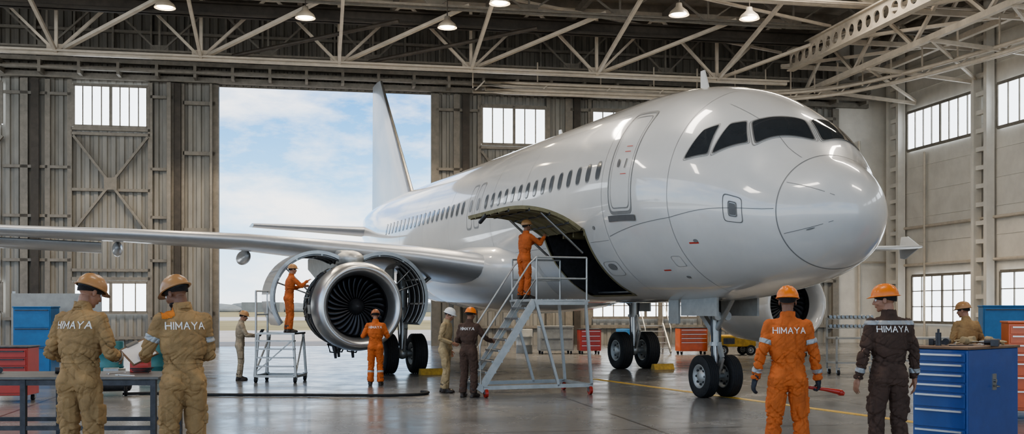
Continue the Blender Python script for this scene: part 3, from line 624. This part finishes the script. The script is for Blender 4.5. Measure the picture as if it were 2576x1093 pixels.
def person(loc,yaw,sc,label,cc,hc,Rw,Lw,hy=0,hp=0,lean=.03,stance=.12,fy=(0,0),text=False,glove=False,skin='skin1',vox=.009,curl=(.5,.5),pn=(None,None),bands=(),eh=(None,None),beard=False):
    fine=vox<.01
    sd=random.uniform(0,50); P=top('person',label,'person',loc,yaw,sc)
    sp=lambda z:V((0,lean*max(0,(z-.9)/.6)**1.2,z))
    arms=[]
    for sg,w,h,nn in((1,Rw,eh[0],pn[0]),(-1,Lw,eh[1],pn[1])):
        s=sp(1.42)+V((sg*.172,0,0)); h=V(h) if h else V((sg*.4,-.5,-.7)); e,w=ik(s,V(w),h)
        nn=V(nn) if nn else V((-sg*.9,.35,-.2)); arms.append((sg,s,e,w,nn))
    legs=[(sg,V((sg*.088,0,.90)),V((sg*(.088+stance)/2,.02+fy[i]/2+.012,.49)),V((sg*stance,fy[i]-.02,.10))) for i,sg in enumerate((1,-1))]
    pv=sp(1.52)+V((0,.015,.022)); Rh=Matrix.Rotation(math.radians(hy),3,'Z')@Matrix.Rotation(math.radians(-hp),3,'X'); H=lambda p:pv+Rh@(V(p)+V((0,.02,.105)))
    he=lambda b,c,r:b.ell(H(c),r,Rh,16)
    b=MB()
    for z0,z1 in(((.86),(1.1)),((1.1),(1.4))): b.loft([[sp(z)+V((rx*math.cos(a),ry*math.sin(a),0)) for a in [2*math.pi*i/20 for i in range(20)]] for z,rx,ry in((z0,.12,.08),((z0+z1)/2,.125,.08),(z1+.02,.125,.075))])
    b.cap(sp(1.38)+V((-.1,0,0)),sp(1.38)+V((.1,0,0)),.05)
    for sg,s,e,w,nn in arms:
        b.cap(sp(1.40),s,.05,.045); b.cap(s,e,.04,.032); b.cap(e,w,.033,.024); hand(b,w,(w-e),nn,sg,curl[0 if sg>0 else 1])
    for sg,h,kn,a in legs: b.cap(h,kn,.075,.05); b.cap(kn,a,.05,.038); b.cap(a,a+V((0,.12,-.06)),.03)
    b.cap(sp(1.42),H((0,-.02,-.05)),.056,.054)
    he(b,(0,-.012,.045),(.075,.095,.088)); he(b,(0,.03,-.01),(.062,.066,.085)); he(b,(0,.032,-.06),(.05,.052,.042)); he(b,(0,.068,-.085),(.022,.018,.02))
    he(b,(0,.08,.034),(.048,.018,.010)); b.cap(H((0,.09,.018)),H((0,.112,-.022)),.009,.012,10)
    for sg in(1,-1): he(b,(sg*.036,.066,-.02),(.022,.026,.022)); he(b,(sg*.078,-.002,.0),(.009,.02,.032)); he(b,(sg*.012,.1,-.026),(.009,.01,.008))
    he(b,(0,.092,-.047),(.024,.01,.006)); he(b,(0,.09,-.057),(.021,.01,.006))
    obj('body',remesh(b,.0062 if fine else .0085,2,'body',[skin]),P)
    for sg in(1,-1):
        b=MB(); b.ell((0,0,0),.0125,n=10); b.ell((0,.009,0),(.0065,.005,.0065),n=8,mi=1); o=b.make('eye','white dark',P); o.matrix_local=Matrix.Translation(H((sg*.03,.0825,.012)))@Rh.to_4x4()
    b=MB(); vs=[]
    for i in range(9):
        th=math.radians(38+72*i/8)
        for j in range(19):
            a=math.radians(160+220*j/18)
            vs.append(V((.080*math.sin(th)*math.cos(a),-.012+.098*math.sin(th)*math.sin(a),.045+.092*math.cos(th)-.028*max(0,-math.sin(a))*(i/8))))
    b.add(vs,[(i*19+j,i*19+j+1,(i+1)*19+j+1,(i+1)*19+j) for i in range(8) for j in range(18)],0,True)
    if beard: b.ell((0,.04,-.068),(.053,.056,.036),n=16)
    o=b.make('hair','hair',P); o.matrix_local=Matrix.Translation(H((0,0,0)))@Rh.to_4x4()
    b=MB(); vs=[]; K=48; I=10
    rad=lambda a:(.106*math.cos(a),.130*math.sin(a))
    for i in range(I+1):
        th=math.pi/2*i/I
        for j in range(K):
            a=2*math.pi*j/K; x,y=rad(a); f=math.sin(th)**.88
            vs.append(V((x*f,y*f,.052+.112*math.cos(th)*(1.045 if abs(x*f)<.016 or .036<abs(x*f)<.05 else 1))))
    b.add(vs,[(i*K+j,i*K+(j+1)%K,(i+1)*K+(j+1)%K,(i+1)*K+j) for i in range(I) for j in range(K)],0,True)
    R1=[];R2=[];R3=[]
    for j in range(K):
        a=2*math.pi*j/K; x,y=rad(a); e_=1.09+.27*max(0,math.sin(a))**3+.06*max(0,-math.sin(a)); R1.append(V((x,y,.054))); R2.append(V((x*e_,y*e_,.043-.012*max(0,math.sin(a))**2))); R3.append(V((x*.98,y*.98,.039)))
    b.loft([R1,R2,R3],caps=False); b.ell((0,-.005,.062),(.094,.116,.08),n=14,mi=1)
    o=b.make('safety_helmet',hc+' dark',P); o.matrix_local=Matrix.Translation(H((0,0,0)))@Rh.to_4x4()
    # coverall
    b=MB(); rings=[]
    for z,rx,ry in((.84,.13,.09),(.90,.168,.118),(.98,.170,.118),(1.05,.155,.108),(1.085,.146,.100),(1.11,.152,.106),(1.15,.172,.122),(1.24,.186,.128),(1.34,.196,.124),(1.41,.186,.108),(1.455,.145,.088),(1.495,.085,.072)):
        rings.append([sp(z)+V((rx*abs(math.cos(a))**.85*math.copysign(1,math.cos(a)),ry*math.sin(a),0)) for a in [2*math.pi*i/28 for i in range(28)]])
    b.loft(rings); c0=sp(1.50)+V((0,.005,0)); b.cyl(c0,H((0,-.022,-.09)),.077,.073,20)
    for sg,s,e,w,nn in arms:
        b.cap(sp(1.44)+V((sg*.06,-.005,0)),s+V((-sg*.01,0,-.005)),.058,.064); m_=s.lerp(e,.5); b.cap(s,m_,.066,.060); b.cap(m_,e,.060,.053); m2=e.lerp(w,.5); b.cap(e,m2,.053,.048); b.cyl(m2,w-(w-e).normalized()*.01,.048,.042,14)
    for sg,h,kn,a in legs:
        b.ell(h+V((0,-.035,.0)),(.092,.092,.11)); b.cap(h,h.lerp(kn,.5),.105,.092); b.cap(h.lerp(kn,.5),kn,.092,.076); b.cap(kn,kn.lerp(a,.45),.076,.078); b.cyl(kn.lerp(a,.45),a+V((0,0,-.015)),.078,.078,16)
        m_=h.lerp(kn,.62); b.box(m_+V((sg*.083,0,0)),(.02,.12,.15))
    sq=lambda x:math.exp(-x*x)
    js=[a[2] for a in arms]+[a[3] for a in arms]+[l[2] for l in legs]+[l[3]+V((0,0,.06)) for l in legs]+[sp(1.09)+V((.08,0,0)),sp(1.09)+V((-.08,0,0)),V((0,0,.86))]
    def disp(p):
        w=.55+1.15*max(sq((p-j).length/.14) for j in js)
        q=V((p.x*3.2+sd,p.y*3.2,p.z*7+p.x*4)); a=noise.noise(q); c=noise.noise(V((p.x*8-sd,p.y*8,p.z*17-p.x*9))); d_=noise.noise(V((p.x*10,p.y*10+sd,p.z*3)))
        return w*(-.014*sq(a/.07)-.009*sq(c/.09)+.005*a+.004)-.007*sq(d_/.06)*.8
    cov=remesh(b,.0075 if fine else .014,1,'coverall',[cc],disp); obj('coverall',cov,P)
    bvh=BVHTree.FromPolygons([v.co.copy() for v in cov.vertices],[tuple(p.vertices) for p in cov.polygons])
    def band(name,p,ax,hw,rm,m_='refl',off=.004):
        p=V(p);ax=V(ax).normalized(); bm=bmesh.new(); bm.from_mesh(cov)
        kill=[]
        for f in bm.faces:
            q=f.calc_center_median()-p; t=q.dot(ax)
            if abs(t)>hw+.03 or (q-ax*t).length>rm: kill.append(f)
        bmesh.ops.delete(bm,geom=kill,context='FACES')
        for s_ in(1,-1): bmesh.ops.bisect_plane(bm,geom=bm.verts[:]+bm.edges[:]+bm.faces[:],plane_co=p+ax*hw*s_,plane_no=ax*s_,clear_outer=True)
        bm.normal_update()
        for v in bm.verts: v.co+=v.normal*off
        me=bpy.data.meshes.new(name); bm.to_mesh(me); bm.free(); me.materials.clear(); me.materials.append(M[m_]); obj(name,me,P)
    for kd in bands:
        if kd=='calf':
            for sg,h,kn,a in legs: band('reflective_band',kn.lerp(a,.42),a-kn,.024,.13)
        if kd=='fore':
            for sg,s,e,w,nn in arms: band('reflective_band',e.lerp(w,.62),w-e,.022,.08)
        if kd=='upper':
            for sg,s,e,w,nn in arms: band('reflective_band',s.lerp(e,.55),e-s,.022,.08)
        if kd=='chest': band('reflective_band',sp(1.435),(0,0,1),.02,.3)
        if kd=='yoke': band('shoulder_patch',arms[1][1]+V((.045,0,.05)),(1,0,0),.05,.075,'c_patch')
    band('waist_belt',sp(1.085),(0,0,1),.018,.19,cc,.007)
    if fine:
        for sg in(1,-1):
            x,z,w_,h_=sg*.085,.955,.055,.065; K=8; vs=[]
            for i in range(K+1):
                for j in range(K+1):
                    xx=x+(i/K*2-1)*w_; zz=z+(j/K*2-1)*h_; h=bvh.ray_cast(V((xx,-.6,zz)),V((0,1,0))); vs.append(V((xx,(h[0].y if h[0] else -.1)-(.009 if 0<i<K and 0<j<K else -.004),zz)))
            pb=MB(); pb.add(vs,[(i*(K+1)+j,i*(K+1)+j+1,(i+1)*(K+1)+j+1,(i+1)*(K+1)+j) for i in range(K) for j in range(K)],0,True); pb.make('pocket',cc,P)
    if text:
        def proj(x,z,o_):
            z+=1.375; h=bvh.ray_cast(V((x,-.6,z)),V((0,1,0))); return V((x,(h[0].y if h[0] else -.12)-.008-o_,z))
        word('HIMAYA',.054,proj).make('lettering','white',P,label='white printed word on the back')
    if glove:
        for sg,s,e,w,nn in arms:
            b=MB(); hand(b,w,(w-e),nn,sg,curl[0 if sg>0 else 1],.004); b.cyl(w-(w-e).normalized()*.05,w,.036,.033); obj('glove',remesh(b,.006,1,'glove',['glove']),P)
    for sg,h,kn,a in legs: o=obj('boot',BOOT,P,(a.x,a.y+.02,0)); o.rotation_euler=(0,0,-sg*.14)
    Mw=Matrix.Translation(V(loc))@Matrix.Rotation(yaw,4,'Z')@Matrix.Scale(sc,4)
    return [Mw@a[3] for a in arms],[Mw.to_3x3()@(a[3]-a[2]).normalized() for a in arms]
D=math.radians
p1=person((-3.83,9.4,0),D(-12),1.09,'person in tan coverall and helmet, back turned, looking down at hands','c_tan','h_tan',(.20,.24,1.10),(-.17,.22,1.06),hy=-25,hp=22,text=True,vox=.006,bands=('fore',),eh=((.45,-.5,-.7),(-.45,-.5,-.7)),skin='skin1',stance=.13)
p2=person((-2.91,9.4,0),D(28),1.085,'person in tan coverall with orange shoulder patch reading a clipboard','c_tan','h_tan',(.08,.28,1.12),(-.24,.34,1.10),hy=35,hp=24,text=True,vox=.006,bands=('yoke','upper'),eh=((.45,-.5,-.7),(-.45,-.5,-.7)),pn=((-.6,0,.8),(.3,.2,.9)),skin='skin2',beard=True,curl=(.5,.9))
p9=person((2.78,10.7,0),D(-6),1.035,'person in orange coverall, back turned, holding a red tool','c_orange','h_orange',(.30,.06,.88),(-.31,.04,.88),hy=-10,hp=5,text=True,vox=.006,bands=('calf','fore','upper'),glove=True,stance=.16,curl=(1.3,.6),lean=.0,skin='skin2')
p10=person((3.80,10.7,0),D(4),1.045,'person in dark brown coverall and orange helmet, head turned aside','c_brown','h_orange',(.27,.03,.87),(-.29,.05,.87),hy=62,hp=4,text=True,vox=.006,bands=('chest','fore'),stance=.13,glove=False,lean=.0,skin='skin1')
person((-6.18,24.1,0),D(-75),.88,'person in grey-tan coverall holding a tablet toward the platform','c_grey','h_tan',(.10,.42,1.16),(-.10,.40,1.14),hp=14,vox=.012,pn=((-.2,0,1),(.2,0,1)))
person((-4.93,23.45,1.1),D(-62),.84,'person in orange coverall on a step platform reaching to engine','c_dorange','h_tan',(.16,.46,1.36),(-.12,.44,1.22),hp=0,vox=.012,lean=.06,pn=((-.2,.3,-1),None))
person((-2.9,22.55,0),D(4),.9,'person in orange coverall working at the engine inlet, back turned','c_orange','h_brown',(.22,.28,1.18),(-.24,.24,1.2),hp=18,hy=8,text=True,vox=.012,bands=('calf',))
person((-1.30,20.65,0),D(-105),.92,'person in light tan coverall and white helmet looking down','c_light','h_white',(.18,.22,1.05),(-.25,.04,.88),hp=18,hy=-12,vox=.012,fy=(.06,-.06))
person((-.80,19.55,0),D(-22),.92,'person in brown coverall and orange helmet reaching to the stairs','c_brown','h_orange',(.36,.36,1.12),(-.18,.26,1.08),hp=10,hy=-10,text=True,vox=.012,skin='skin2')
q8=PW(-2.98,6.45); person((q8.x,q8.y,1.815),D(-55),.85,'person in orange coverall on stand reaching into the cargo bay','c_dorange','h_tan',(.14,.46,1.42),(-.14,.42,1.34),hp=-6,vox=.012,lean=.04,skin='skin2')
person((7.42,17.3,0),D(8),.97,'person in tan coverall and helmet, back turned, at a bench','c_tan','h_tan',(.22,.26,1.1),(-.2,.26,1.1),hp=8,hy=40,vox=.012)
# ---------- held things ----------
w,d=p2; p=w[1]+d[1]*.10+V((0,0,.02)); b=MB(); R=Matrix.Rotation(D(32),3,'Z')@Matrix.Rotation(D(-25),3,'Y')@Matrix.Rotation(D(25),3,'X')
b.box(R@V((0,.06,.0)),(.25,.34,.008),0,R); b.box(R@V((0,.05,.007)),(.22,.30,.004),1,R); b.box(R@V((0,.21,.016)),(.11,.04,.018),2,R)
b.make('clipboard','wood white steel',None,p+V((-.04,0,.03)),label='brown clipboard with white sheet held in a hand',category='clipboard')
w,d=p9; p=w[0]+d[0]*.10; b=MB(); b.cap((-.10,0,.02),(.06,0,0),.016,.018,10); b.cap((.06,0,0),(.22,0,-.03),.018,.03,10); b.cyl((.2,0,-.03),(.25,0,-.045),.034,.02)
b.make('hand_tool','redp',None,p,label='dark red hand-held power tool gripped in a gloved hand',category='tool')
b=MB(); b.box((0,0,0),(.02,.26,.18),0,Matrix.Rotation(.5,3,'Y')); b.box((-.012,0,.006),(.003,.24,.16),1,Matrix.Rotation(.5,3,'Y')); b.make('tablet','dark glassd',None,(-5.70,24.1,1.08),label='dark tablet computer held in both hands',category='tablet')
# ---------- platforms ----------
def caster(b,p,r=.07,m0=0,m1=1):
    p=V(p); b.cyl(p+V((-.025,0,r)),p+V((.025,0,r)),r,n=20,mi=m0); b.cyl(p+V((-.03,0,r)),p+V((.03,0,r)),r*.4,n=12,mi=m1)
    for x in(-.035,.035): b.box(p+V((x,.02,r+.05)),(.006,.07,.12),m1)
    b.box(p+V((0,.02,r+.11)),(.1,.09,.012),m1)
st1=top('mobile_work_stand','tall wheeled steel work stand with stairs and guard rails','work platform',PW(-4.0,5.68),PA)
T=.05
b=MB(); 
for y in(.1,1.35): b.beam((-.05,y,.18),(2.15,y,.18),.05,.07)
for x in(-.02,2.13): b.beam((x,.1,.18),(x,1.35,.18),.05,.06)
for y in(.1,1.35):
    b.beam((.98,y,1.78),(1.45,y,.18),T,T); b.beam((2.0,y,1.78),(2.13,y,.18),T,T)
b.beam((.98,.1,1.74),(2.05,.1,1.74),.04,.07); b.beam((.98,1.35,1.74),(2.05,1.35,1.74),.04,.07)
b.make('frame','alu',st1)
b=MB(); b.bx((.95,.08,1.765),(2.08,1.38,1.80)); 
for i in range(9): b.bx((.97+i*.125,.1,1.80),(.99+i*.125,1.36,1.815))
b.make('deck','alu',st1)
for y in(.12,.86): b=MB(); b.beam((-.12,y,.12),(.97,y,1.78),.035,.14); b.make('stringer','alu',st1)
for i in range(8): f=(i+.7)/8.4; b=MB(); b.box((-.12+1.09*f,.49,.12+1.66*f),(.22,.72,.035)); b.make('tread','steel',st1)
for y in(.1,1.36):
    b=MB()
    for x in(1.0,2.03): b.cyl((x,y,1.8),(x,y,2.6),.018,n=10)
    for z in(2.2,2.6): b.cyl((1.0,y,z),(2.03,y,z),.018,n=10)
    b.make('guard_rail','alu',st1)
for y in(.1,.88):
    b=MB(); b.tube([(-.1,y,.25),(-.12,y,.95),(-.08,y,1.08),(.85,y,2.46),(1.0,y,2.6)],.018,8); b.tube([(-.1,y,.6),(.98,y,2.18)],.013,8); b.make('handrail','alu',st1)
for x,y in((0,.1),(0,1.35),(2.1,.1),(2.1,1.35)): b=MB(); caster(b,(x,y,0),.08); b.make('caster','redp steel',st1)
st2=top('step_platform','low wheeled metal step platform with side rail beside engine','work platform',(-5.16,23.3,0),D(-4))
b=MB()
for x in(-.5,.42):
    b.beam((x,0,.14),(x,.85,.14),.05,.06); b.beam((x*1.0,0,.14),(x*.84,.02,1.08),T,T); b.beam((x,.85,.14),(x*.84,.85,1.08),T,T); b.beam((x,0,.2),(x*.84,.85,1.0),.03,.03)
b.beam((-.5,.85,.14),(.42,.85,.14),T,T); b.beam((-.5,0,.14),(.42,0,.14),T,T); b.beam((-.45,0,.25),(.36,0,.95),.025,.025)
b.make('frame','alu',st2)
b=MB(); b.bx((-.46,-.02,1.06),(.40,.88,1.10)); b.make('deck','steel',st2)
for z in(.36,.55,.74,.92): b=MB(); b.bx((-.45,-.06,z-.015),(.38,.14,z+.015)); b.make('tread','steel',st2)
b=MB()
for y in(0,.85): b.cyl((-.47,y,.14),(-.47,y,2.02),.024,n=10)
for z in(1.5,2.02): b.cyl((-.47,0,z),(-.47,.85,z),.02,n=10)
b.make('guard_rail','alu',st2)
for x,y in((-.48,.02),(-.48,.83),(.40,.02),(.40,.83)): b=MB(); caster(b,(x,y,0),.07); b.make('caster','rubber steel',st2)
# ---------- chests ----------
def chest(name,label,cat,loc,rz,w,d,h,m_,drs,legs=.12,topm='wood',handles='metal',wheels=True,side=False):
    P=top(name,label,cat,loc,rz); b=MB(); b.bx((-w/2,-d/2,legs),(w/2,d/2,h-.03)); b.make('body',m_,P,bevel=.012)
    b=MB(); b.bx((-w/2-.015,-d/2-.02,h-.03),(w/2+.015,d/2+.02,h)); b.make('worktop',topm,P,bevel=.008)
    z=h-.06; tot=sum(drs); H_=h-legs-.1
    for q in drs:
        hh=H_*q/tot; b=MB(); b.bx((-w/2+.025,-d/2-.018,z-hh+.008),(w/2-.025,-d/2,z-.008)); o=b.make('drawer',m_,P,bevel=.004)
        b=MB(); b.bx((-w/2+.05,-d/2-.045,z-.038),(w/2-.05,-d/2-.018,z-.018)); b.make('handle',handles,o); z-=hh
    if side: b=MB(); b.bx((w/2,-.04,h*.62),(w/2+.012,.04,h*.76),0); b.cyl((w/2+.012,0,h*.7),(w/2+.03,0,h*.7),.02,mi=0); b.tube([(w/2+.012,-.03,h*.66),(w/2+.05,-.03,h*.65),(w/2+.05,.03,h*.65),(w/2+.012,.03,h*.66)],.007,6); b.make('lock','steel',P)
    if wheels:
        for x in(-w/2+.08,w/2-.08):
            for y in(-d/2+.08,d/2-.08): b=MB(); caster(b,(x,y,0),legs*.42); b.make('caster','rubber steel',P)
    return P
chest('tool_chest','large blue tool chest with silver drawer handles and tools on top','tool cabinet',(4.97,11.62,0),D(-51),.62,1.1,1.24,'bluep',[1,1,1,1,1.5,2,2],side=True)
chest('tool_chest','orange-red drawer tool cabinet near a person at a bench','tool cabinet',(7.98,15.9,0),D(-15),1.1,.6,1.45,'orangep',[1,1,1,1,1.5,1.5,2],topm='orangep')
chest('tool_cart','red wheeled tool cart behind the workbench','tool cabinet',(-8.85,18.7,0),D(6),.8,.6,.98,'redp',[1,1,1.4,2],topm='darkm',handles='darkm')
chest('storage_cabinet','blue metal storage cabinet beside a grey board','cabinet',(-11.2,25,0),D(5),.85,.6,1.68,'bluel',[2,2,3],topm='bluel',handles='darkm',wheels=False,legs=.05)
chest('storage_cabinet','dull blue metal cabinet standing by the side wall','cabinet',(10.2,22,0),D(-15),.9,.6,1.7,'bluel',[1,1],topm='bluel',handles='darkm',wheels=False,legs=.05)
chest('storage_cabinet','grey metal equipment cabinet near the back wall','cabinet',(1.55,38,0),D(8),1.2,.7,1.0,'greyp',[1,1],topm='greyp',handles='darkm')
chest('tool_cart','small red drawer cart near the back wall','tool cabinet',(2.75,37.9,0),D(8),.75,.6,.9,'redp',[1,1,1,1],topm='darkm')
chest('tool_cart','orange-red tool chest beside white steps','tool cabinet',(6.35,37.6,0),D(8),1.0,.6,.95,'orangep',[1,1,1,2],topm='darkm')
chest('storage_cabinet','grey low cabinet near the yellow equipment','cabinet',(9.4,36.5,0),D(8),1.4,.7,.9,'greyp',[1,1],topm='greyp',handles='darkm')
# workbench
wb=top('workbench','long steel workbench with grey top and lower rail','table',(-5.6,12.65,0),D(1))
b=MB(); b.bx((-1.6,-.55,.825),(1.55,.55,.86)); b.make('table_top','bench',wb,bevel=.006)
for x in(-1.5,0,1.48):
    for y in(-.5,.5): b=MB(); b.beam((x,y,0),(x,y,.825),.06,.06); b.make('leg','darkm',wb)
b=MB(); b.beam((-1.5,-.5,.27),(1.48,-.5,.27),.04,.05); b.beam((-1.5,.5,.27),(1.48,.5,.27),.04,.05); b.beam((-1.5,-.5,.79),(1.48,-.5,.79),.04,.06); b.make('rail','darkm',wb)
def toolbox(loc,rz=0):
    P=top('toolbox','small red metal toolbox with folding handle on bench','toolbox',loc,rz); b=MB(); b.bx((-.11,-.08,0),(.11,.08,.12)); b.make('body','redp',P,bevel=.008)
    b=MB(); b.prism([(-.08,.12),(.08,.12),(.06,.165),(-.06,.165)],lambda y,z:V((-.11,y,z)),lambda y,z:V((.11,y,z))); b.make('lid','redp',P,bevel=.005)
    b=MB(); b.tube([(-.07,0,.165),(-.07,0,.2),(.07,0,.2),(.07,0,.165)],.006,6); b.make('handle','steel',P)
toolbox((-4.55,13.0,.86),.1)
def wrench(loc,rz,L_=.22,m_='metal'):
    b=MB(); b.bx((-L_/2,-.009,0),(L_/2,.009,.008)); b.lathe([(0,.022),(.009,.022),(.009,.011),(0,.011),(0,.022)],(L_/2+.015,0,0),(0,0,1),18)
    b.prism([(-L_/2+.01,-.02),(-L_/2-.03,-.024),(-L_/2-.035,-.012),(-L_/2-.012,-.008),(-L_/2-.012,.008),(-L_/2-.035,.012),(-L_/2-.03,.024),(-L_/2+.01,.02)],lambda x,y:V((x,y,0)),lambda x,y:V((x,y,.01)))
    b.make('wrench',m_,None,loc,rz,label='metal combination wrench lying on a work surface',category='wrench',group='wrenches')
def drill(loc,rz):
    P=top('power_drill','dark cordless power drill lying on a work surface','power drill',loc,rz); b=MB(); b.cyl((-.1,0,.04),(.05,0,.04),.036,.032,n=16); b.box((-.075,.07,.03),(.045,.13,.045)); b.box((-.07,.15,.035),(.08,.05,.07)); b.make('body','darkm',P,bevel=.004)
    b=MB(); b.cyl((.05,0,.04),(.10,0,.04),.022,.012,n=14); b.cyl((.10,0,.04),(.17,0,.04),.004,n=8); b.make('chuck','steel',P)
def glovething(loc,rz):
    b=MB(); hand(b,V((0,0,.024)),V((1,0,.04)),V((0,0,-1)),1,.12,.006); b.cyl((-.07,0,.042),(0,0,.04),.04,.034); me=remesh(b,.006,1,'work_glove',['c_light']); z=min(v.co.z for v in me.vertices)
    for v in me.vertices: v.co.z-=z
    obj('work_glove',me,None,loc,rz,label='crumpled light work glove on a tool chest',category='glove',group='work gloves')
for i,(x,y,a) in enumerate(((-5.0,12.4,.3),(-4.75,12.75,1.2),(-6.4,12.5,-.3),(-4.5,12.35,-.5),(4.85,11.45,.4),(5.2,11.75,1.3))): wrench((x,y,.86 if x<0 else 1.24),a,.22+.03*(i%3),'metal' if i%2 else 'darkm')
drill((-5.35,12.7,.86),.4); drill((4.78,11.65,1.24),1.0); drill((-6.2,12.85,.86),2.0); drill((5.15,11.45,1.24),2.6)
for x,y,a in((4.98,11.62,.5),(5.1,11.85,2.2),(5.3,11.72,-1)): glovething((x,y,1.242),a)
b=MB(); b.tube([(.08*math.cos(a*.5)*(1+.02*a),.08*math.sin(a*.5),.012+.0015*a) for a in range(40)],.007,6); b.make('cable_coil','rubber',None,(-4.45,12.75,.86),label='coil of thin black cable on the bench',category='cable')
b=MB(); b.cyl((0,0,0),(0,0,.14),.03,n=16); b.cyl((0,0,.14),(0,0,.18),.012,n=10); b.make('spray_can','darkm',None,(4.62,11.5,1.24),label='small dark spray can on the tool chest',category='spray can')
# hose, compressor
b=MB(); hp_=[(-7.3,19.9),(-6.8,20.1),(-5.5,19.75),(-4,19.7),(-2.6,19.6),(-1.9,19.75),(-1.65,20.0),(-1.6,20.3),(-1.75,20.5)]
hx_=pch(range(9),[p[0] for p in hp_]); hy_=pch(range(9),[p[1] for p in hp_]); b.tube([(hx_(i/6),hy_(i/6),.03) for i in range(49)],.028,8)
b.make('air_hose','rubber',None,label='long black air hose lying across the floor',category='hose')
P=top('air_compressor','small dark wheeled air compressor at the end of a hose','compressor',(-7.5,19.9,0),.3)
b=MB(); b.cyl((-.3,0,.22),(.3,0,.22),.14,n=24); b.ell((-.3,0,.22),(.06,.14,.14)); b.ell((.3,0,.22),(.06,.14,.14)); b.make('tank','darkm',P)
b=MB(); b.bx((-.15,-.09,.36),(.12,.09,.52)); b.cyl((.12,0,.44),(.24,0,.44),.07); b.make('motor','steel',P,bevel=.01)
for x in(-.25,.25): b=MB(); wheel(b,(x,-.16,.09),.09,.05); b.make('wheel','rubber steel darkm',P)
b=MB(); b.tube([(.3,0,.3),(.5,0,.6),(.52,.12,.62),(.3,.12,.3)],.012,6); b.make('handle','steel',P)
P=top('parts_cart','wheeled grey rack cart with rows of small parts','cart',(8.5,26.3,0),D(6))
b=MB()
for x in(-.6,.6):
    for y in(-.3,.3): b.beam((x,y,.14),(x,y,1.4 if y>0 else .95),.04,.04)
for z in(.3,.9): b.bx((-.62,-.32,z-.02),(.62,.32,z+.02))
for z in(1.15,1.38): b.bx((-.6,.22,z-.02),(.6,.32,z))
b.make('frame','greyp',P)
for x in(-.55,.55):
    for y in(-.28,.28): b=MB(); caster(b,(x,y,0),.06); b.make('caster','rubber steel',P)
for k in range(11):
    for z in(1.15,1.38): b=MB(); b.cyl((-.54+k*.107,.2,z+.045),(-.54+k*.107,.3,z+.045),.042,n=12); b.make('spare_part','steel',P)
P=top('step_unit','pale metal access steps standing near the back wall','steps',(5.15,38,0),D(8))
for i in range(5): b=MB(); b.bx((-.45,.2*i-.2,.18+.2*i),(.45,.2*i+.02,.21+.2*i)); b.make('tread','alu',P)
b=MB()
for x in(-.47,.47): b.beam((x,-.3,.05),(x,.75,1.05),.04,.12); b.beam((x,.75,0),(x,.75,1.1),.05,.05); b.tube([(x,-.3,.1),(x,-.3,.9),(x,.7,1.9),(x,.75,1.05)],.018,6)
b.make('frame','alu',P)
def drum(x,y,m_,lab):
    b=MB(); b.lathe([(0,.001),(0,.29),(.02,.3),(.28,.29),(.3,.305),(.32,.29),(.58,.29),(.6,.305),(.62,.29),(.86,.3),(.88,.285),(.87,.27),(.87,.001)],ax=(0,0,1),n=28); b.make('drum',m_,None,(x,y,0),label=lab,category='barrel',group='steel drums')
drum(.45,38.5,'greyp','grey steel drum near the back wall'); drum(-8.3,24.5,'tealp','dark teal steel drum beside the cabinets'); drum(-9.2,24.3,'tealp','dark teal steel drum beside the cabinets'); drum(4.1,38.8,'bluel','blue steel drum near back wall')
P=top('notice_board','tall pale grey panel on a stand behind the cabinets','board',(-11.0,26,0),D(8)); b=MB(); b.bx((-1.2,0,.3),(.9,.06,2.0)); b.make('panel','greyp',P); b=MB()
for x in(-1.15,.85): b.beam((x,.03,0),(x,.03,2.05),.05,.06); b.beam((x,-.25,.03),(x,.3,.03),.05,.05)
b.make('stand','steel',P)
P=top('workbench','bench with lower shelf near the side wall','table',(10.2,27,0),D(10)); b=MB(); b.bx((-1,-.35,.85),(1,.35,.9)); b.make('table_top','greyp',P); b=MB()
for x in(-.95,.95):
    for y in(-.3,.3): b.beam((x,y,0),(x,y,.85),.05,.05)
b.bx((-.95,-.3,.3),(.95,.3,.33)); b.make('frame','steel',P)
P=top('ground_power_cart','yellow wheeled ground power cart near back wall','cart',(7.7,37,0),D(10)); b=MB(); b.bx((-.7,-.4,.3),(.7,.4,.7)); b.make('body','yellow',P,bevel=.05); b=MB(); b.bx((-.5,-.42,.4),(-.1,-.4,.6)); b.make('panel','darkm',P)
for x in(-.5,.5):
    for y in(-.36,.36): b=MB(); wheel(b,(0,0,0),.18,.1); b.make('wheel','rubber steel darkm',P,(x,y,.18),math.pi/2)
b=MB(); b.beam((1.9,24.5,.002),(6.6,13.4,.002),.16,.008); b.make('floor_marking','yline',None,label='faded yellow guide line painted on the floor',**st)
